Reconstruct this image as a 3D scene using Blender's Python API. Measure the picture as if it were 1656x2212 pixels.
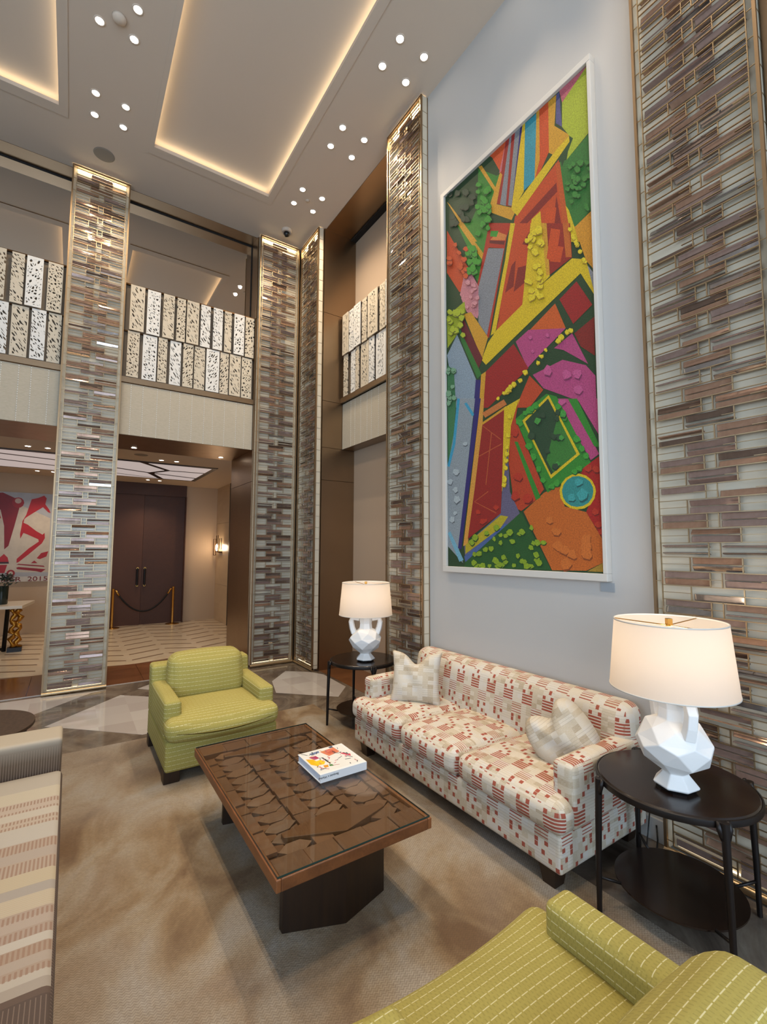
import bpy, bmesh, math, random
from mathutils import Vector, Matrix, noise
from math import pi, sin, cos, radians as R
for o in list(bpy.data.objects): bpy.data.objects.remove(o)
S = bpy.context.scene; COL = S.collection
# ---------------------------------------------------------------- camera
F_PX, YAW, PITCH, ROLL, CAM_H = 1002.3, 0.590674, 0.0793169, -0.0035667, 1.7
def make_camera():
    cd = bpy.data.cameras.new('camera'); cam = bpy.data.objects.new('camera', cd); COL.objects.link(cam)
    cd.sensor_fit = 'HORIZONTAL'; cd.sensor_width = 36.0; cd.lens = F_PX/1656*36.0
    cd.clip_start = 0.05; cd.clip_end = 200
    fwd = Vector((sin(YAW)*cos(PITCH), cos(YAW)*cos(PITCH), sin(PITCH)))
    r = Vector((cos(YAW), -sin(YAW), 0)); d = fwd.cross(r)
    cr, sr = cos(ROLL), sin(ROLL)
    r2 = cr*r + sr*d; d2 = -sr*r + cr*d
    m = Matrix((r2, -d2, -fwd)).transposed().to_4x4(); m.translation = (0, 0, CAM_H)
    cam.matrix_world = m; S.camera = cam
make_camera()
# ---------------------------------------------------------------- light and exposure
S.view_settings.view_transform = 'Standard'; S.view_settings.look = 'None'
S.view_settings.gamma = 1.0; S.view_settings.use_curve_mapping = False
S.view_settings.exposure = 0.45
DAY = 310.0          # watts through the tall windows behind the camera
SPOT = 36.0          # watts of one ceiling downlight
LOBBY = 26.0
COVE = 5.2           # emission strength of cove strips
SCREEN_LED = 20.0
LAMP = 1.5
WARM = (1.0, 0.76, 0.50); WARM2 = (1.0, 0.70, 0.42)
w = bpy.data.worlds.new('sky'); S.world = w; w.use_nodes = True
bg = w.node_tree.nodes['Background']; bg.inputs[0].default_value = (0.45, 0.66, 1.0, 1); bg.inputs[1].default_value = 0.7
def area(name, loc, size, size_y, power, color, rot):
    l = bpy.data.lights.new(name, 'AREA'); l.shape = 'RECTANGLE'; l.size = size; l.size_y = size_y
    l.energy = power; l.color = color
    o = bpy.data.objects.new(name, l); COL.objects.link(o); o.location = loc; o.rotation_euler = rot
    return o
area('window_daylight', (-0.9, -3.62, 2.6), 6.6, 4.4, DAY, (0.66, 0.82, 1.0), (R(90), 0, 0))
area('side_window_daylight', (-5.12, 0.2, 2.4), 5.0, 4.2, DAY*0.55, (0.66, 0.82, 1.0), (0, R(-90), 0))
S.cycles.use_denoising = True; S.cycles.max_bounces = 10; S.cycles.diffuse_bounces = 5; S.cycles.glossy_bounces = 5
S.cycles.transparent_max_bounces = 16; S.cycles.sample_clamp_indirect = 6.0; S.cycles.caustics_reflective = False
S.cycles.caustics_refractive = False
# ---------------------------------------------------------------- material helpers
def lin(h):
    if not isinstance(h, str): return tuple(h) + (1.0,) if len(h) == 3 else tuple(h)
    c = [int(h[i:i+2], 16)/255 for i in (0, 2, 4)]
    return tuple(x/12.92 if x <= .04045 else ((x+.055)/1.055)**2.4 for x in c) + (1.0,)
class X:                                    # arithmetic on node sockets
    def __init__(s, b, k): s.b = b; s.k = k
    def __add__(s, o): return s.b.m('ADD', s, o)
    def __sub__(s, o): return s.b.m('SUBTRACT', s, o)
    def __rsub__(s, o): return s.b.m('SUBTRACT', o, s)
    def __mul__(s, o): return s.b.m('MULTIPLY', s, o)
    def __truediv__(s, o): return s.b.m('DIVIDE', s, o)
    __radd__ = __add__; __rmul__ = __mul__
    def fr(s): return s.b.m('FRACT', s)
    def fl(s): return s.b.m('FLOOR', s)
    def ab(s): return s.b.m('ABSOLUTE', s)
    def sin(s): return s.b.m('SINE', s)
    def mod(s, o): return s.b.m('FLOORED_MODULO', s, o)
    def lt(s, o): return s.b.m('LESS_THAN', s, o)
    def gt(s, o): return s.b.m('GREATER_THAN', s, o)
    def mx(s, o): return s.b.m('MAXIMUM', s, o)
    def mn(s, o): return s.b.m('MINIMUM', s, o)
    def eq(s, o): return (s - o).ab().lt(0.5)
MATS = {}
class B:
    def __init__(s, name, col='808080', rough=.6, metal=0.0, **kw):
        s.mat = bpy.data.materials.new(name); s.mat.use_nodes = True; MATS[name] = s.mat
        s.nt = s.mat.node_tree; s.p = s.nt.nodes['Principled BSDF']; s.out = s.nt.nodes['Material Output']
        s.set('Base Color', lin(col)); s.set('Roughness', rough); s.set('Metallic', metal)
        for k, v in kw.items(): s.set(k.replace('_', ' '), v)
    def set(s, k, v):
        i = s.p.inputs[k]
        if isinstance(v, X): s.nt.links.new(v.k, i)
        else: i.default_value = v
        return s
    def n(s, t): return s.nt.nodes.new('ShaderNode' + t)
    def con(s, v, i):
        if isinstance(v, X): s.nt.links.new(v.k, i)
        elif v is not None: i.default_value = v
    def m(s, op, *a):
        nd = s.n('Math'); nd.operation = op
        for i, v in enumerate(a): s.con(v, nd.inputs[i])
        return X(s, nd.outputs[0])
    def uv(s):
        nd = s.n('UVMap'); sp = s.n('SeparateXYZ'); s.nt.links.new(nd.outputs[0], sp.inputs[0])
        s.vec = X(s, nd.outputs[0])
        return X(s, sp.outputs[0]), X(s, sp.outputs[1])
    def pos(s):
        nd = s.n('NewGeometry'); sp = s.n('SeparateXYZ'); s.nt.links.new(nd.outputs['Position'], sp.inputs[0])
        s.vec = X(s, nd.outputs['Position'])
        return [X(s, sp.outputs[i]) for i in range(3)]
    def obj(s):
        nd = s.n('TexCoord'); sp = s.n('SeparateXYZ'); s.nt.links.new(nd.outputs['Object'], sp.inputs[0])
        s.vec = X(s, nd.outputs['Object'])
        return [X(s, sp.outputs[i]) for i in range(3)]
    def xyz(s, x, y, z):
        nd = s.n('CombineXYZ'); [s.con(v, nd.inputs[i]) for i, v in enumerate((x, y, z))]; return X(s, nd.outputs[0])
    def noise(s, scale, vec=None, detail=3, dist=0.0, rough=.5):
        nd = s.n('TexNoise'); nd.inputs['Scale'].default_value = scale; nd.inputs['Detail'].default_value = detail
        nd.inputs['Distortion'].default_value = dist; nd.inputs['Roughness'].default_value = rough
        s.con(vec or getattr(s, 'vec', None), nd.inputs['Vector']); return X(s, nd.outputs[0])
    def white(s, vec):
        nd = s.n('TexWhiteNoise'); s.con(vec, nd.inputs['Vector']); return X(s, nd.outputs[0])
    def mix(s, f, a, b):
        nd = s.n('Mix'); nd.data_type = 'RGBA'; s.con(f, nd.inputs[0])
        for v, i in ((a, nd.inputs[6]), (b, nd.inputs[7])):
            s.con(v if isinstance(v, X) else lin(v), i)
        return X(s, nd.outputs[2])
    def ramp(s, f, stops, mode='LINEAR'):
        nd = s.n('ValToRGB'); cr = nd.color_ramp; cr.interpolation = mode
        while len(cr.elements) < len(stops): cr.elements.new(.5)
        for e, (p, c) in zip(cr.elements, stops): e.position = p
        for e, (p, c) in zip(cr.elements, stops): e.color = lin(c)
        s.con(f, nd.inputs[0]); return X(s, nd.outputs[0])
    def bump(s, h, strength=.3, dist=.01):
        nd = s.n('Bump'); nd.inputs['Strength'].default_value = strength; nd.inputs['Distance'].default_value = dist
        s.con(h, nd.inputs['Height']); s.nt.links.new(nd.outputs[0], s.p.inputs['Normal']); return s
    def rand(s):
        nd = s.n('ObjectInfo'); return X(s, nd.outputs['Random'])
def M(k): return MATS[k]
# ---- plain and metal materials
b = B('plaster', 'd6d3cc', .7); b.pos(); b.bump(b.noise(60), .03)
b = B('ceiling_paint', 'd0bfac', .7); b.pos(); b.bump(b.noise(40), .02)
B('art_wall_paint', 'bdbab5', .55)
b = B('bronze', 'a47e56', .34, 1.0); x, y, z = b.pos()
b.set('Roughness', b.noise(2, b.xyz(x*3, y*3, z*60))*.14 + .26)
b.set('Base Color', b.mix(b.noise(.9), '917a62', 'ae977c'))
B('dark_bronze', '5a4028', .4, 1.0)
B('gold', 'a3896a', .42, 1.0); B('pale_gold', 'b9a280', .38, 1.0); B('brass', 'c99a50', .25, 1.0)
B('mirror_glass', 'd6ccc0', .015, 1.0)
B('screen_backing', 'd2c5ad', .3)
def plate(name, a, c, metal):
    b = B(name, a, .16, metal); b.obj(); f = b.noise(22, detail=6, rough=.65)
    b.set('Base Color', b.mix(f, a, c)); b.set('Roughness', f*.16 + .04); b.bump(b.noise(14), .06, .004)
plate('plate_mauve', '7c6358', 'a99084', .35); plate('plate_copper', '8a634c', 'bc987e', .4); plate('plate_dark', '5c463c', '86705f', .5)
plate('plate_silver', '8f8580', 'c4bab4', .85)
b = B('linen', 'b9ad98', .9); x, y, z = b.pos(); b.set('Base Color', b.mix(b.noise(1.5, b.xyz(x*20, y*20, z*140)), 'a89c86', 'c6baa6')); b.bump(b.noise(2, b.xyz(x*60, y*60, z*220)), .25, .004)
B('seam_cord', 'd5cfc2', .7); B('white_frame', 'cbc6bd', .5); B('niche_wall', 'b89f86', .8); B('beige_wall', 'c3aa8c', .6)
b = B('lobby_marble', 'cbb594', .3); x, y, z = b.pos(); b.set('Base Color', b.mix(b.noise(1.2, b.xyz(x, y, z*3), 5, 1.0), 'b89e7c', 'd2bc9a'))
B('grout', '6a5038', .5); B('dark_slot', '120e0c', .8); B('black_metal', '17110f', .42, .3); B('black_plastic', '0c0b0b', .3)
b = B('black_lacquer', '1a110e', .2); b.obj(); b.set('Base Color', b.mix(b.noise(6), '150d0b', '23160f'))
b = B('dark_wood', '24150e', .4); x, y, z = b.obj(); b.set('Base Color', b.mix(b.noise(3, b.xyz(x*14, y*14, z), 5), '180d09', '33200f'))
b = B('lamp_ceramic', 'e6e4e0', .55); b.obj(); b.bump(b.noise(30), .12, .004)
# ---- floors
b = B('floor_stone', '6f6358', .12); b.pos()
v = b.noise(1.6, None, 8, 2.2, .62); v2 = b.noise(5, None, 6, 3.0, .7)
b.set('Base Color', b.mix(v2*.35, b.ramp(v, [(.25, '463c34'), (.45, '6b5e52'), (.6, '857869'), (.8, 'a59a8c')]), '2e2620'))
b = B('white_tile', 'b9b2ad', .07); x, y, z = b.pos(); b.set('Base Color', b.mix(b.white(b.xyz((x*3.4).fl(), (y*3.4).fl(), 0)), 'b0a8a3', 'c2bcb7'))
b = B('threshold_stone', '6a3f26', .12); x, y, z = b.pos(); b.set('Base Color', b.mix(b.noise(1.5, b.xyz(x*.8, y*5, 0), 6, 1.0), '4a2a18', '8a5a38'))
b = B('lobby_tile', 'd6c6ac', .12); b.pos(); b.set('Base Color', b.mix(b.noise(2.5, None, 5, 1.0), 'c6b294', 'ddd0b8'))
b = B('carpet', 'a08c72', .95); x, y, z = b.pos()
zz = ((x/.022).fr() - .5).ab()*.022
wv = ((y + zz*.9)/.0125).fr().lt(.5)
st = b.noise(2.3, b.xyz(x*1.15 - y*.5, y*.7 + x*.3, 0), 4, .5, .55); fine = b.noise(90, None, 2)
base = b.ramp(st, [(.34, '6e563e'), (.45, '8c765a'), (.54, '9c8d77'), (.66, 'a59d91')])
gx = b.noise(.8, b.xyz(x, y, 7.0), 3, .4)
base = b.mix(gx.gt(.52)*.0 + (gx - .42)*2.0, base, '99918a')
col = b.mix(wv*.3, base, '5a4634'); col = b.mix((fine - .5)*.6 + .12, col, '4c3c2c')
b.set('Base Color', col); b.bump(wv*.5 + fine, .5, .006)
# ---- upholstery
b = B('lime_weave', 'b3a845', .9); u, v = b.uv()
row = (v/.031).fl(); rf = (v/.031).fr(); off = b.white(b.xyz(row, 3, 0))*.013
du = ((u + off)/.030).fr()
stitch = (rf - .5).ab().lt(.042)*du.lt(.82)
cell = ((v/.0155).fl()).mod(2.0); dim = ((u/.013 + cell*.5).fr() - .5).ab().lt(.13)*(((v/.0155).fr() - .5).ab().lt(.3))
bc = b.mix(b.noise(3.5, None, 3), '9c9048', 'b4a95c'); bc = b.mix(b.noise(120, None, 2)*.5, bc, '857b3a')
bc = b.mix(dim*.28, bc, '706a34')
b.set('Base Color', b.mix(stitch*.8, bc, 'd6d0a6')); b.bump(stitch*1.0 - dim*.8 + b.noise(200, None, 2)*.3, .5, .004)
def patchwork(name, red):
    b = B(name, 'c0b39e', .88); u, v = b.uv()
    P = .166; ci = (u/(P/2)).fl(); cf = (u/(P/2)).fr(); odd = ci.mod(2.0); even = 1.0 - odd
    W = v.mod(.31)
    rv = b.white(b.xyz((u/(P/4)).fl(), (v/.031).fl(), 5)); big = b.white(b.xyz(ci, (v/.0775).fl(), 9))
    bg = b.ramp(rv*.45 + big*.55, [(.0, 'ac9b80'), (.22, 'bcae96'), (.42, 'c9bfad'), (.7, 'c9c2b6')], 'CONSTANT')
    fine = b.noise(6, b.xyz(u*12, v*90, 0), 2)
    bg = b.mix((fine - .42)*1.1, bg, 'd9d5cc')
    thin = (v/.0155).fr().lt(.12)
    bg = b.mix(thin*b.white(b.xyz(ci, (v/.062).fl(), 2)).gt(.45)*.5, bg, '8f8478')
    if red:
        def band(a, c): return W.gt(a)*W.lt(c)
        s1 = (W/.0175).fr().gt(.38)*band(.0, .07)*even
        sq = (cf.lt(.27) + cf.gt(.73)).mn(1.0)
        s2 = sq*band(.076, .098)*even
        q = (u/(P/8)).fl().mod(8.0); k = ((W - .11)/.024).fl()
        s3 = band(.11, .206)*(q - k*2.0 - 1.0).ab().lt(.5)
        s4 = sq*band(.208, .230)*odd
        s5 = (W/.0155).fr().gt(.68)*band(.236, .308)*odd
        msk = (s1 + s2 + s3 + s4 + s5).mn(1.0)
        bg = b.mix(msk, bg, b.mix(fine, '8e4232', 'a45641'))
    b.set('Base Color', bg); b.bump(fine + b.noise(260, None, 2)*.4, .25, .003)
patchwork('sofa_patchwork', True); patchwork('pillow_patchwork', False)
# ---- striped sofa: bands run front to back over the seat
b = B('striped_seat', 'b8ad9c', .9); u, v = b.uv()
stops = [(1.30, '4a382e'), (1.72, '5a4538'), (1.745, 'a89c8e'), (1.786, 'bdb3a4'), (1.822, 'aa9582'), (1.853, 'b0a090'), (1.898, 'a8917c'), (1.946, 'c2b9ab'), (1.988, 'ab9786'), (2.033, 'b3a292'), (2.08, 'ad9988'), (2.121, 'c3b59c'), (2.217, 'a89f94'), (2.274, 'c2b498'), (2.364, 'b2a08e'), (2.451, 'b0a294'), (2.526, 'b09d8b'), (2.60, 'beb7ab'), (2.741, 'bcac9a'), (2.822, 'c4bbac'), (2.891, 'beae9e'), (3.0, 'c7bda8'), (3.13, 'b8b0a2'), (3.31, 'b8a898')]
t = (v - 1.3)/2.1
base = b.mix(.30, b.ramp(t, [((p - 1.3)/2.1, c) for p, c in stops], 'CONSTANT'), '5e554e')
def rng(a, c): return v.gt(a)*v.lt(c)
tk = rng(1.822, 1.850) + rng(1.90, 1.944) + rng(1.99, 2.03) + rng(2.082, 2.119) + rng(2.366, 2.449) + rng(2.528, 2.598) + rng(2.745, 2.77) + rng(2.79, 2.82) + rng(2.893, 2.915) + rng(2.955, 2.998)
tick = (u/.0135).fr().lt(.5)*tk
lines = (v/.011).fr().lt(.25)*(rng(2.125, 2.215) + rng(2.276, 2.36) + rng(3.31, 3.4))
col = b.mix(tick*.75, base, '876a58'); col = b.mix(lines*.4, col, 'a08a6c'); col = b.mix(v.lt(1.72)*(u/.012).fr().lt(.2)*.5, col, '8a7668')
b.set('Base Color', col); b.bump(b.noise(200, None, 2), .2, .003)
b = B('striped_arm', 'c6baa4', .9); u, v = b.uv(); b.set('Base Color', b.mix((u/.012).fr().lt(.25)*(v.lt(.56))*.5, b.ramp(v, [(.40, '4a382c'), (.50, '60503f'), (.565, '857868'), (.60, 'a99e8c')]), '9a8674'))  # arm darkens downwards: brown pinstriped fabric plus shade painted into the colour
# ---- wood of the coffee table
def wood(name, a, c, d, rough=.35):
    b = B(name, a, rough); x, y, z = b.obj(); r = b.rand()
    g = b.noise(4, b.xyz(x*16 + r*40, y*2.2, z*16), 6, .8, .6); k = b.noise(5, b.xyz(x*2 + r*30, y*3, z*3), 4)
    b.set('Base Color', b.mix((r*7.3).fr()*.5, b.mix(k*.9, b.mix(g, a, c), d), c)); b.bump(g, .12, .003)
wood('tile_wood', '4a2b18', '7d5030', '5a3720', .55); wood('frame_wood', '5a3318', '9c6034', '33190c', .45); wood('block_wood', '55331c', '7d5130', '5e3a22')
wood('door_wood', '3a2014', '5e3822', '42271a', .55)
# ---- glass, shade, emitters
b = B('table_glass', 'ffffff', .0)
tr = b.n('BsdfTransparent'); tr.inputs[0].default_value = (.93, .96, .94, 1); gl = b.n('BsdfGlossy'); gl.inputs['Roughness'].default_value = .015; gl.inputs['Color'].default_value = (.95, .97, 1, 1)
fr = b.n('LayerWeight'); fr.inputs['Blend'].default_value = .5; mx = b.n('MixShader')
b.nt.links.new((b.m('POWER', X(b, fr.outputs['Facing']), 5.0)*.85 + .018).k, mx.inputs[0]); b.nt.links.new(tr.outputs[0], mx.inputs[1]); b.nt.links.new(gl.outputs[0], mx.inputs[2]); b.nt.links.new(mx.outputs[0], b.out.inputs[0])
B('glass_edge', '1f3a34', .1); B('vase_glass', '1e2a24', .05, Alpha=1.0)
b = B('shade_linen', 'f0e8dc', .9); df = b.n('BsdfDiffuse'); tl = b.n('BsdfTranslucent'); mx = b.n('MixShader'); mx.inputs[0].default_value = .42
df.inputs[0].default_value = lin('d6cbbf'); tl.inputs[0].default_value = lin('e4d4c2')
b.nt.links.new(df.outputs[0], mx.inputs[1]); b.nt.links.new(tl.outputs[0], mx.inputs[2]); b.nt.links.new(mx.outputs[0], b.out.inputs[0])
def emit(name, col, s): B(name, '000000', .5, Emission_Color=tuple(col)+(1,), Emission_Strength=s)
emit('downlight_lens', (1, .93, .84), 14); emit('cove_led', (1, .84, .58), COVE); emit('screen_led', (1, .80, .48), SCREEN_LED)
emit('screen_glow', (1, .80, .5), 1.6); emit('bulb', (1, .82, .6), 25); emit('lobby_panel', (1, .82, .76), .34); emit('sconce_flame', (1, .8, .6), 30)
b = B('perforated', 'cfc6b8', .7); x, y, z = b.obj(); r = b.rand()
vo = b.n('TexVoronoi'); vo.feature = 'DISTANCE_TO_EDGE'; vo.inputs['Scale'].default_value = 1.0
ang = (r*9.0).sin()*.9
vec = b.xyz(x*34 + z*ang*14 + r*50, (z*(30 - 9*r) + x*ang*18) + r*70, 0); b.con(vec, vo.inputs['Vector'])
sel = b.white(b.xyz((x*40).fl(), (z*40).fl(), 1))
d = X(b, vo.outputs['Distance'])
hx = b.noise(1.2, vec, 1)*.30 + .04
hole = d.gt(hx)*(x.ab().lt(.068))*(z.ab().lt(.285))
tr = b.n('BsdfTransparent'); mx = b.n('MixShader'); b.con(hole, mx.inputs[0]); b.nt.links.new(b.p.outputs[0], mx.inputs[1]); b.nt.links.new(tr.outputs[0], mx.inputs[2]); b.nt.links.new(mx.outputs[0], b.out.inputs[0])
b.set('Base Color', b.mix((r*7).fr().gt(.55), 'cdbfa8', 'e0dcd4'))
b = B('panel_backing', '7d6d5a', .8)
b = B('artwork', 'ffffff', .75); at = b.n('Attribute'); at.attribute_name = 'Col'; b.pos()
nz = b.noise(110, None, 3); b.set('Base Color', b.mix((nz - .5)*.9 + .32, X(b, at.outputs['Color']), '201810')); b.bump(nz, .35, .004)
b = B('red_canvas', 'ffffff', .5); at = b.n('Attribute'); at.attribute_name = 'Col'; b.pos(); b.set('Base Color', b.mix(b.noise(9)*.3, X(b, at.outputs['Color']), '3a0a0a'))
b = B('flat_print', 'ffffff', .4); at = b.n('Attribute'); at.attribute_name = 'Col'; b.set('Base Color', X(b, at.outputs['Color']))
B('book_white', 'e2e2e0', .35); B('page_edge', 'cdd6e2', .7); B('ink', '101010', .6); B('plaque', '9aa0a4', .4)
b = B('hide_brown', '3a2a22', .8); b.pos(); b.set('Base Color', b.mix(b.noise(40), '2a1d18', '54402f'))
b = B('leaf', '2c3428', .7); b.obj(); b.set('Base Color', b.mix(b.noise(20), '1d241c', '4a5244'))
B('rope', '14100f', .8); B('gold_leaf', 'a8742c', .4, .9); B('white_stone', 'd8cdb8', .3)
B('camera_grey', '6f665c', .5); B('speaker_grey', '8f8578', .8); B('baseboard', 'cfcdc8', .4)
# ---------------------------------------------------------------- mesh helpers
def link(name, me, parent=None, mats=(), loc=(0, 0, 0), rot=(0, 0, 0)):
    o = bpy.data.objects.new(name, me); COL.objects.link(o); o.location = loc; o.rotation_euler = rot
    if parent: o.parent = parent
    for m in mats:
        if m not in [x for x in me.materials]: me.materials.append(m)
    return o
def mesh(name, verts, faces, smooth=False):
    me = bpy.data.meshes.new(name); me.from_pydata([tuple(v) for v in verts], [], faces); me.update()
    if smooth:
        for p in me.polygons: p.use_smooth = True
    return me
class MB:
    def __init__(s): s.v = []; s.f = []
    def add(s, v, f): n = len(s.v); s.v += [tuple(p) for p in v]; s.f += [tuple(i+n for i in q) for q in f]; return s
    def box(s, x0, x1, y0, y1, z0, z1):
        v = [(x, y, z) for z in (z0, z1) for y in (y0, y1) for x in (x0, x1)]
        return s.add(v, [(0, 2, 3, 1), (4, 5, 7, 6), (0, 1, 5, 4), (2, 6, 7, 3), (0, 4, 6, 2), (1, 3, 7, 5)])
    def prism(s, pts, z0, z1):
        n = len(pts); v = [(x, y, z0) for x, y in pts] + [(x, y, z1) for x, y in pts]
        return s.add(v, [tuple(range(n))[::-1], tuple(range(n, 2*n))] + [(i, (i+1) % n, n+(i+1) % n, n+i) for i in range(n)])
    def lathe(s, prof, seg=32, c=(0, 0), close=True, sq=1.0):
        n = len(prof); v = []
        for i in range(seg):
            a = 2*pi*i/seg; v += [(c[0]+r*cos(a), c[1]+r*sin(a)*sq, z) for r, z in prof]
        f = [(i*n+k, ((i+1) % seg)*n+k, ((i+1) % seg)*n+k+1, i*n+k+1) for i in range(seg) for k in range(n-1)]
        if close: f += [tuple(i*n for i in range(seg))[::-1], tuple(i*n+n-1 for i in range(seg))]
        return s.add(v, f)
    def tube(s, pts, r, seg=8, cap=True):
        pts = [Vector(p) for p in pts]; n = len(pts); v = []; rr = r if isinstance(r, (list, tuple)) else [r]*n
        up = None
        for i, p in enumerate(pts):
            d = (pts[min(i+1, n-1)] - pts[max(i-1, 0)]).normalized()
            if up is None: up = Vector((0, 0, 1)) if abs(d.z) < .9 else Vector((1, 0, 0))
            a = d.cross(up).normalized(); c = a.cross(d).normalized(); up = c
            v += [p + (a*cos(2*pi*k/seg) + c*sin(2*pi*k/seg))*rr[i] for k in range(seg)]
        f = [(i*seg+k, i*seg+(k+1) % seg, (i+1)*seg+(k+1) % seg, (i+1)*seg+k) for i in range(n-1) for k in range(seg)]
        if cap: f += [tuple(range(seg))[::-1], tuple((n-1)*seg+k for k in range(seg))]
        return s.add(v, f)
    def me(s, name, smooth=False): return mesh(name, s.v, s.f, smooth)
    def obj(s, name, mat, parent=None, loc=(0, 0, 0), rot=(0, 0, 0), smooth=False, bevel=0, seg=2, autosm=None):
        me = s.me(name, smooth)
        if bevel: bev(me, bevel, seg)
        if autosm: sm(me, autosm)
        return link(name, me, parent, [M(mat) if isinstance(mat, str) else mat], loc, rot)
def bev(me, w, seg=2):
    bm = bmesh.new(); bm.from_mesh(me); bmesh.ops.remove_doubles(bm, verts=bm.verts, dist=1e-6)
    bmesh.ops.recalc_face_normals(bm, faces=bm.faces)
    bmesh.ops.bevel(bm, geom=[e for e in bm.edges if len(e.link_faces) == 2 and e.calc_face_angle(0) > .35], offset=w, segments=seg, affect='EDGES', profile=.5, clamp_overlap=True)
    bm.to_mesh(me); bm.free()
def sm(me, ang=40):
    bm = bmesh.new(); bm.from_mesh(me); bmesh.ops.recalc_face_normals(bm, faces=bm.faces)
    for f in bm.faces: f.smooth = True
    for e in bm.edges: e.smooth = not (len(e.link_faces) == 2 and e.calc_face_angle(0) > R(ang))
    bm.to_mesh(me); bm.free()
def box(name, mat, x0, x1, y0, y1, z0, z1, parent=None, bevel=0, seg=2):
    cx, cy = (x0+x1)/2, (y0+y1)/2
    if parent is None: return MB().box(x0-cx, x1-cx, y0-cy, y1-cy, 0, z1-z0).obj(name, mat, None, (cx, cy, z0), bevel=bevel, seg=seg)
    return MB().box(x0, x1, y0, y1, z0, z1).obj(name, mat, parent, bevel=bevel, seg=seg)
def rbox(hx, hy, hz, r, n=8, puff=(0, 0, 0), wave=None):
    """rounded, puffed upholstery block centred on the origin"""
    r = min(r, hx*.99, hy*.99, hz*.99)
    def ax(h):
        c = [-h + r*(1-cos(k/4*pi/2)) for k in range(5)]; m = [(-h+r) + (2*h-2*r)*k/n for k in range(1, n)]
        return c + m + [-x for x in reversed(c)]
    A = [ax(hx), ax(hy), ax(hz)]; vs = {}; V = []; Fc = []
    H = (hx, hy, hz)
    def vert(p):
        k = tuple(round(c, 6) for c in p)
        if k in vs: return vs[k]
        q = Vector([max(-H[i]+r, min(H[i]-r, p[i])) for i in range(3)]); d = Vector(p) - q
        o = q + (d.normalized()*r if d.length > 1e-9 else d)
        e = [1 - (p[i]/H[i])**2 for i in range(3)]
        nrm = d.normalized() if d.length > 1e-9 else Vector((0, 0, 0))
        o = o + Vector((nrm.x*puff[0]*e[1]*e[2], nrm.y*puff[1]*e[0]*e[2], nrm.z*puff[2]*e[0]*e[1]))
        if wave: o = wave(o)
        vs[k] = len(V); V.append(tuple(o)); return vs[k]
    for a in range(3):
        b_, c = (a+1) % 3, (a+2) % 3
        for sgn in (-1, 1):
            for i in range(len(A[b_])-1):
                for j in range(len(A[c])-1):
                    q = []
                    for di, dj in ((0, 0), (1, 0), (1, 1), (0, 1)):
                        p = [0, 0, 0]; p[a] = sgn*H[a]; p[b_] = A[b_][i+di]; p[c] = A[c][j+dj]; q.append(vert(p))
                    q = q if sgn > 0 else q[::-1]
                    if len(set(q)) >= 3: Fc.append(tuple(dict.fromkeys(q)))
    return V, Fc
def uvbox(me, off, mode):
    """box-project UVs in metres; mode says which axes run along the weave"""
    uvl = me.uv_layers.new(name='UVMap') if not me.uv_layers else me.uv_layers[0]
    off = Vector(off)
    for p in me.polygons:
        n = p.normal; a = max(range(3), key=lambda i: abs(n[i]))
        for li in p.loop_indices:
            c = me.vertices[me.loops[li].vertex_index].co + off
            if a == 0: uv = (c.y, c.z)
            elif a == 1: uv = (c.x, c.z)
            else: uv = (c.x, c.y) if mode == 'chair' else (c.y, c.x)
            uvl.data[li].uv = uv
def soft(name, mat, x0, x1, y0, y1, z0, z1, r, parent, mode, puff=(0, 0, 0), n=8, wave=None, rot=(0, 0, 0)):
    c = ((x0+x1)/2, (y0+y1)/2, (z0+z1)/2)
    V, Fc = rbox((x1-x0)/2, (y1-y0)/2, (z1-z0)/2, r, n, puff, wave)
    me = mesh(name, V, Fc, True); uvbox(me, c, mode)
    return link(name, me, parent, [M(mat)], c, rot)
# ---------------------------------------------------------------- scene-graph helpers
def tag(o, label=None, cat=None, group=None, kind=None):
    if label: o['label'] = label
    if cat: o['category'] = cat
    if group: o['group'] = group
    if kind: o['kind'] = kind
    return o
def thing(name, loc, label, cat, rz=0, group=None, kind=None):
    o = bpy.data.objects.new(name, None); COL.objects.link(o); o.location = loc; o.rotation_euler = (0, 0, rz); o.empty_display_size = .1
    return tag(o, label, cat, group, kind)
def dup(root, loc, rz=0, label=None, group=None):
    def cp(o, par):
        c = o.copy(); COL.objects.link(c); c.parent = par
        for ch in o.children: cp(ch, c)
        return c
    r = cp(root, None); r.location = loc; r.rotation_euler = (0, 0, rz)
    if label: r['label'] = label
    if group: r['group'] = group
    return r
def struct(o): o['kind'] = 'structure'; return o
def colpoly(name, polys, mat, tf, parent, step=.00012):
    """flat print: coloured polygons laid one over another on one surface"""
    V = []; Fc = []; C = []
    for i, (c, pts) in enumerate(polys):
        n = len(V); V += [tf(u, v, i*step) for u, v in pts]; Fc.append(tuple(range(n, n+len(pts)))); C.append(lin(c))
    me = mesh(name, V, Fc); ca = me.color_attributes.new('Col', 'FLOAT_COLOR', 'CORNER')
    for p, c in zip(me.polygons, C):
        for li in p.loop_indices: ca.data[li].color = c
    return link(name, me, parent, [M(mat)])
def text(name, s, size, mat, parent, mw, ext=.0004):
    cu = bpy.data.curves.new(name, 'FONT'); cu.body = s; cu.size = size; cu.extrude = ext; cu.align_x = 'LEFT'
    o = bpy.data.objects.new(name, cu); COL.objects.link(o)
    dg = bpy.context.evaluated_depsgraph_get(); me = bpy.data.meshes.new_from_object(o.evaluated_get(dg)); me.name = name
    bpy.data.objects.remove(o); me.materials.clear()
    me.transform(mw); return link(name, me, parent, [M(mat)])
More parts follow.
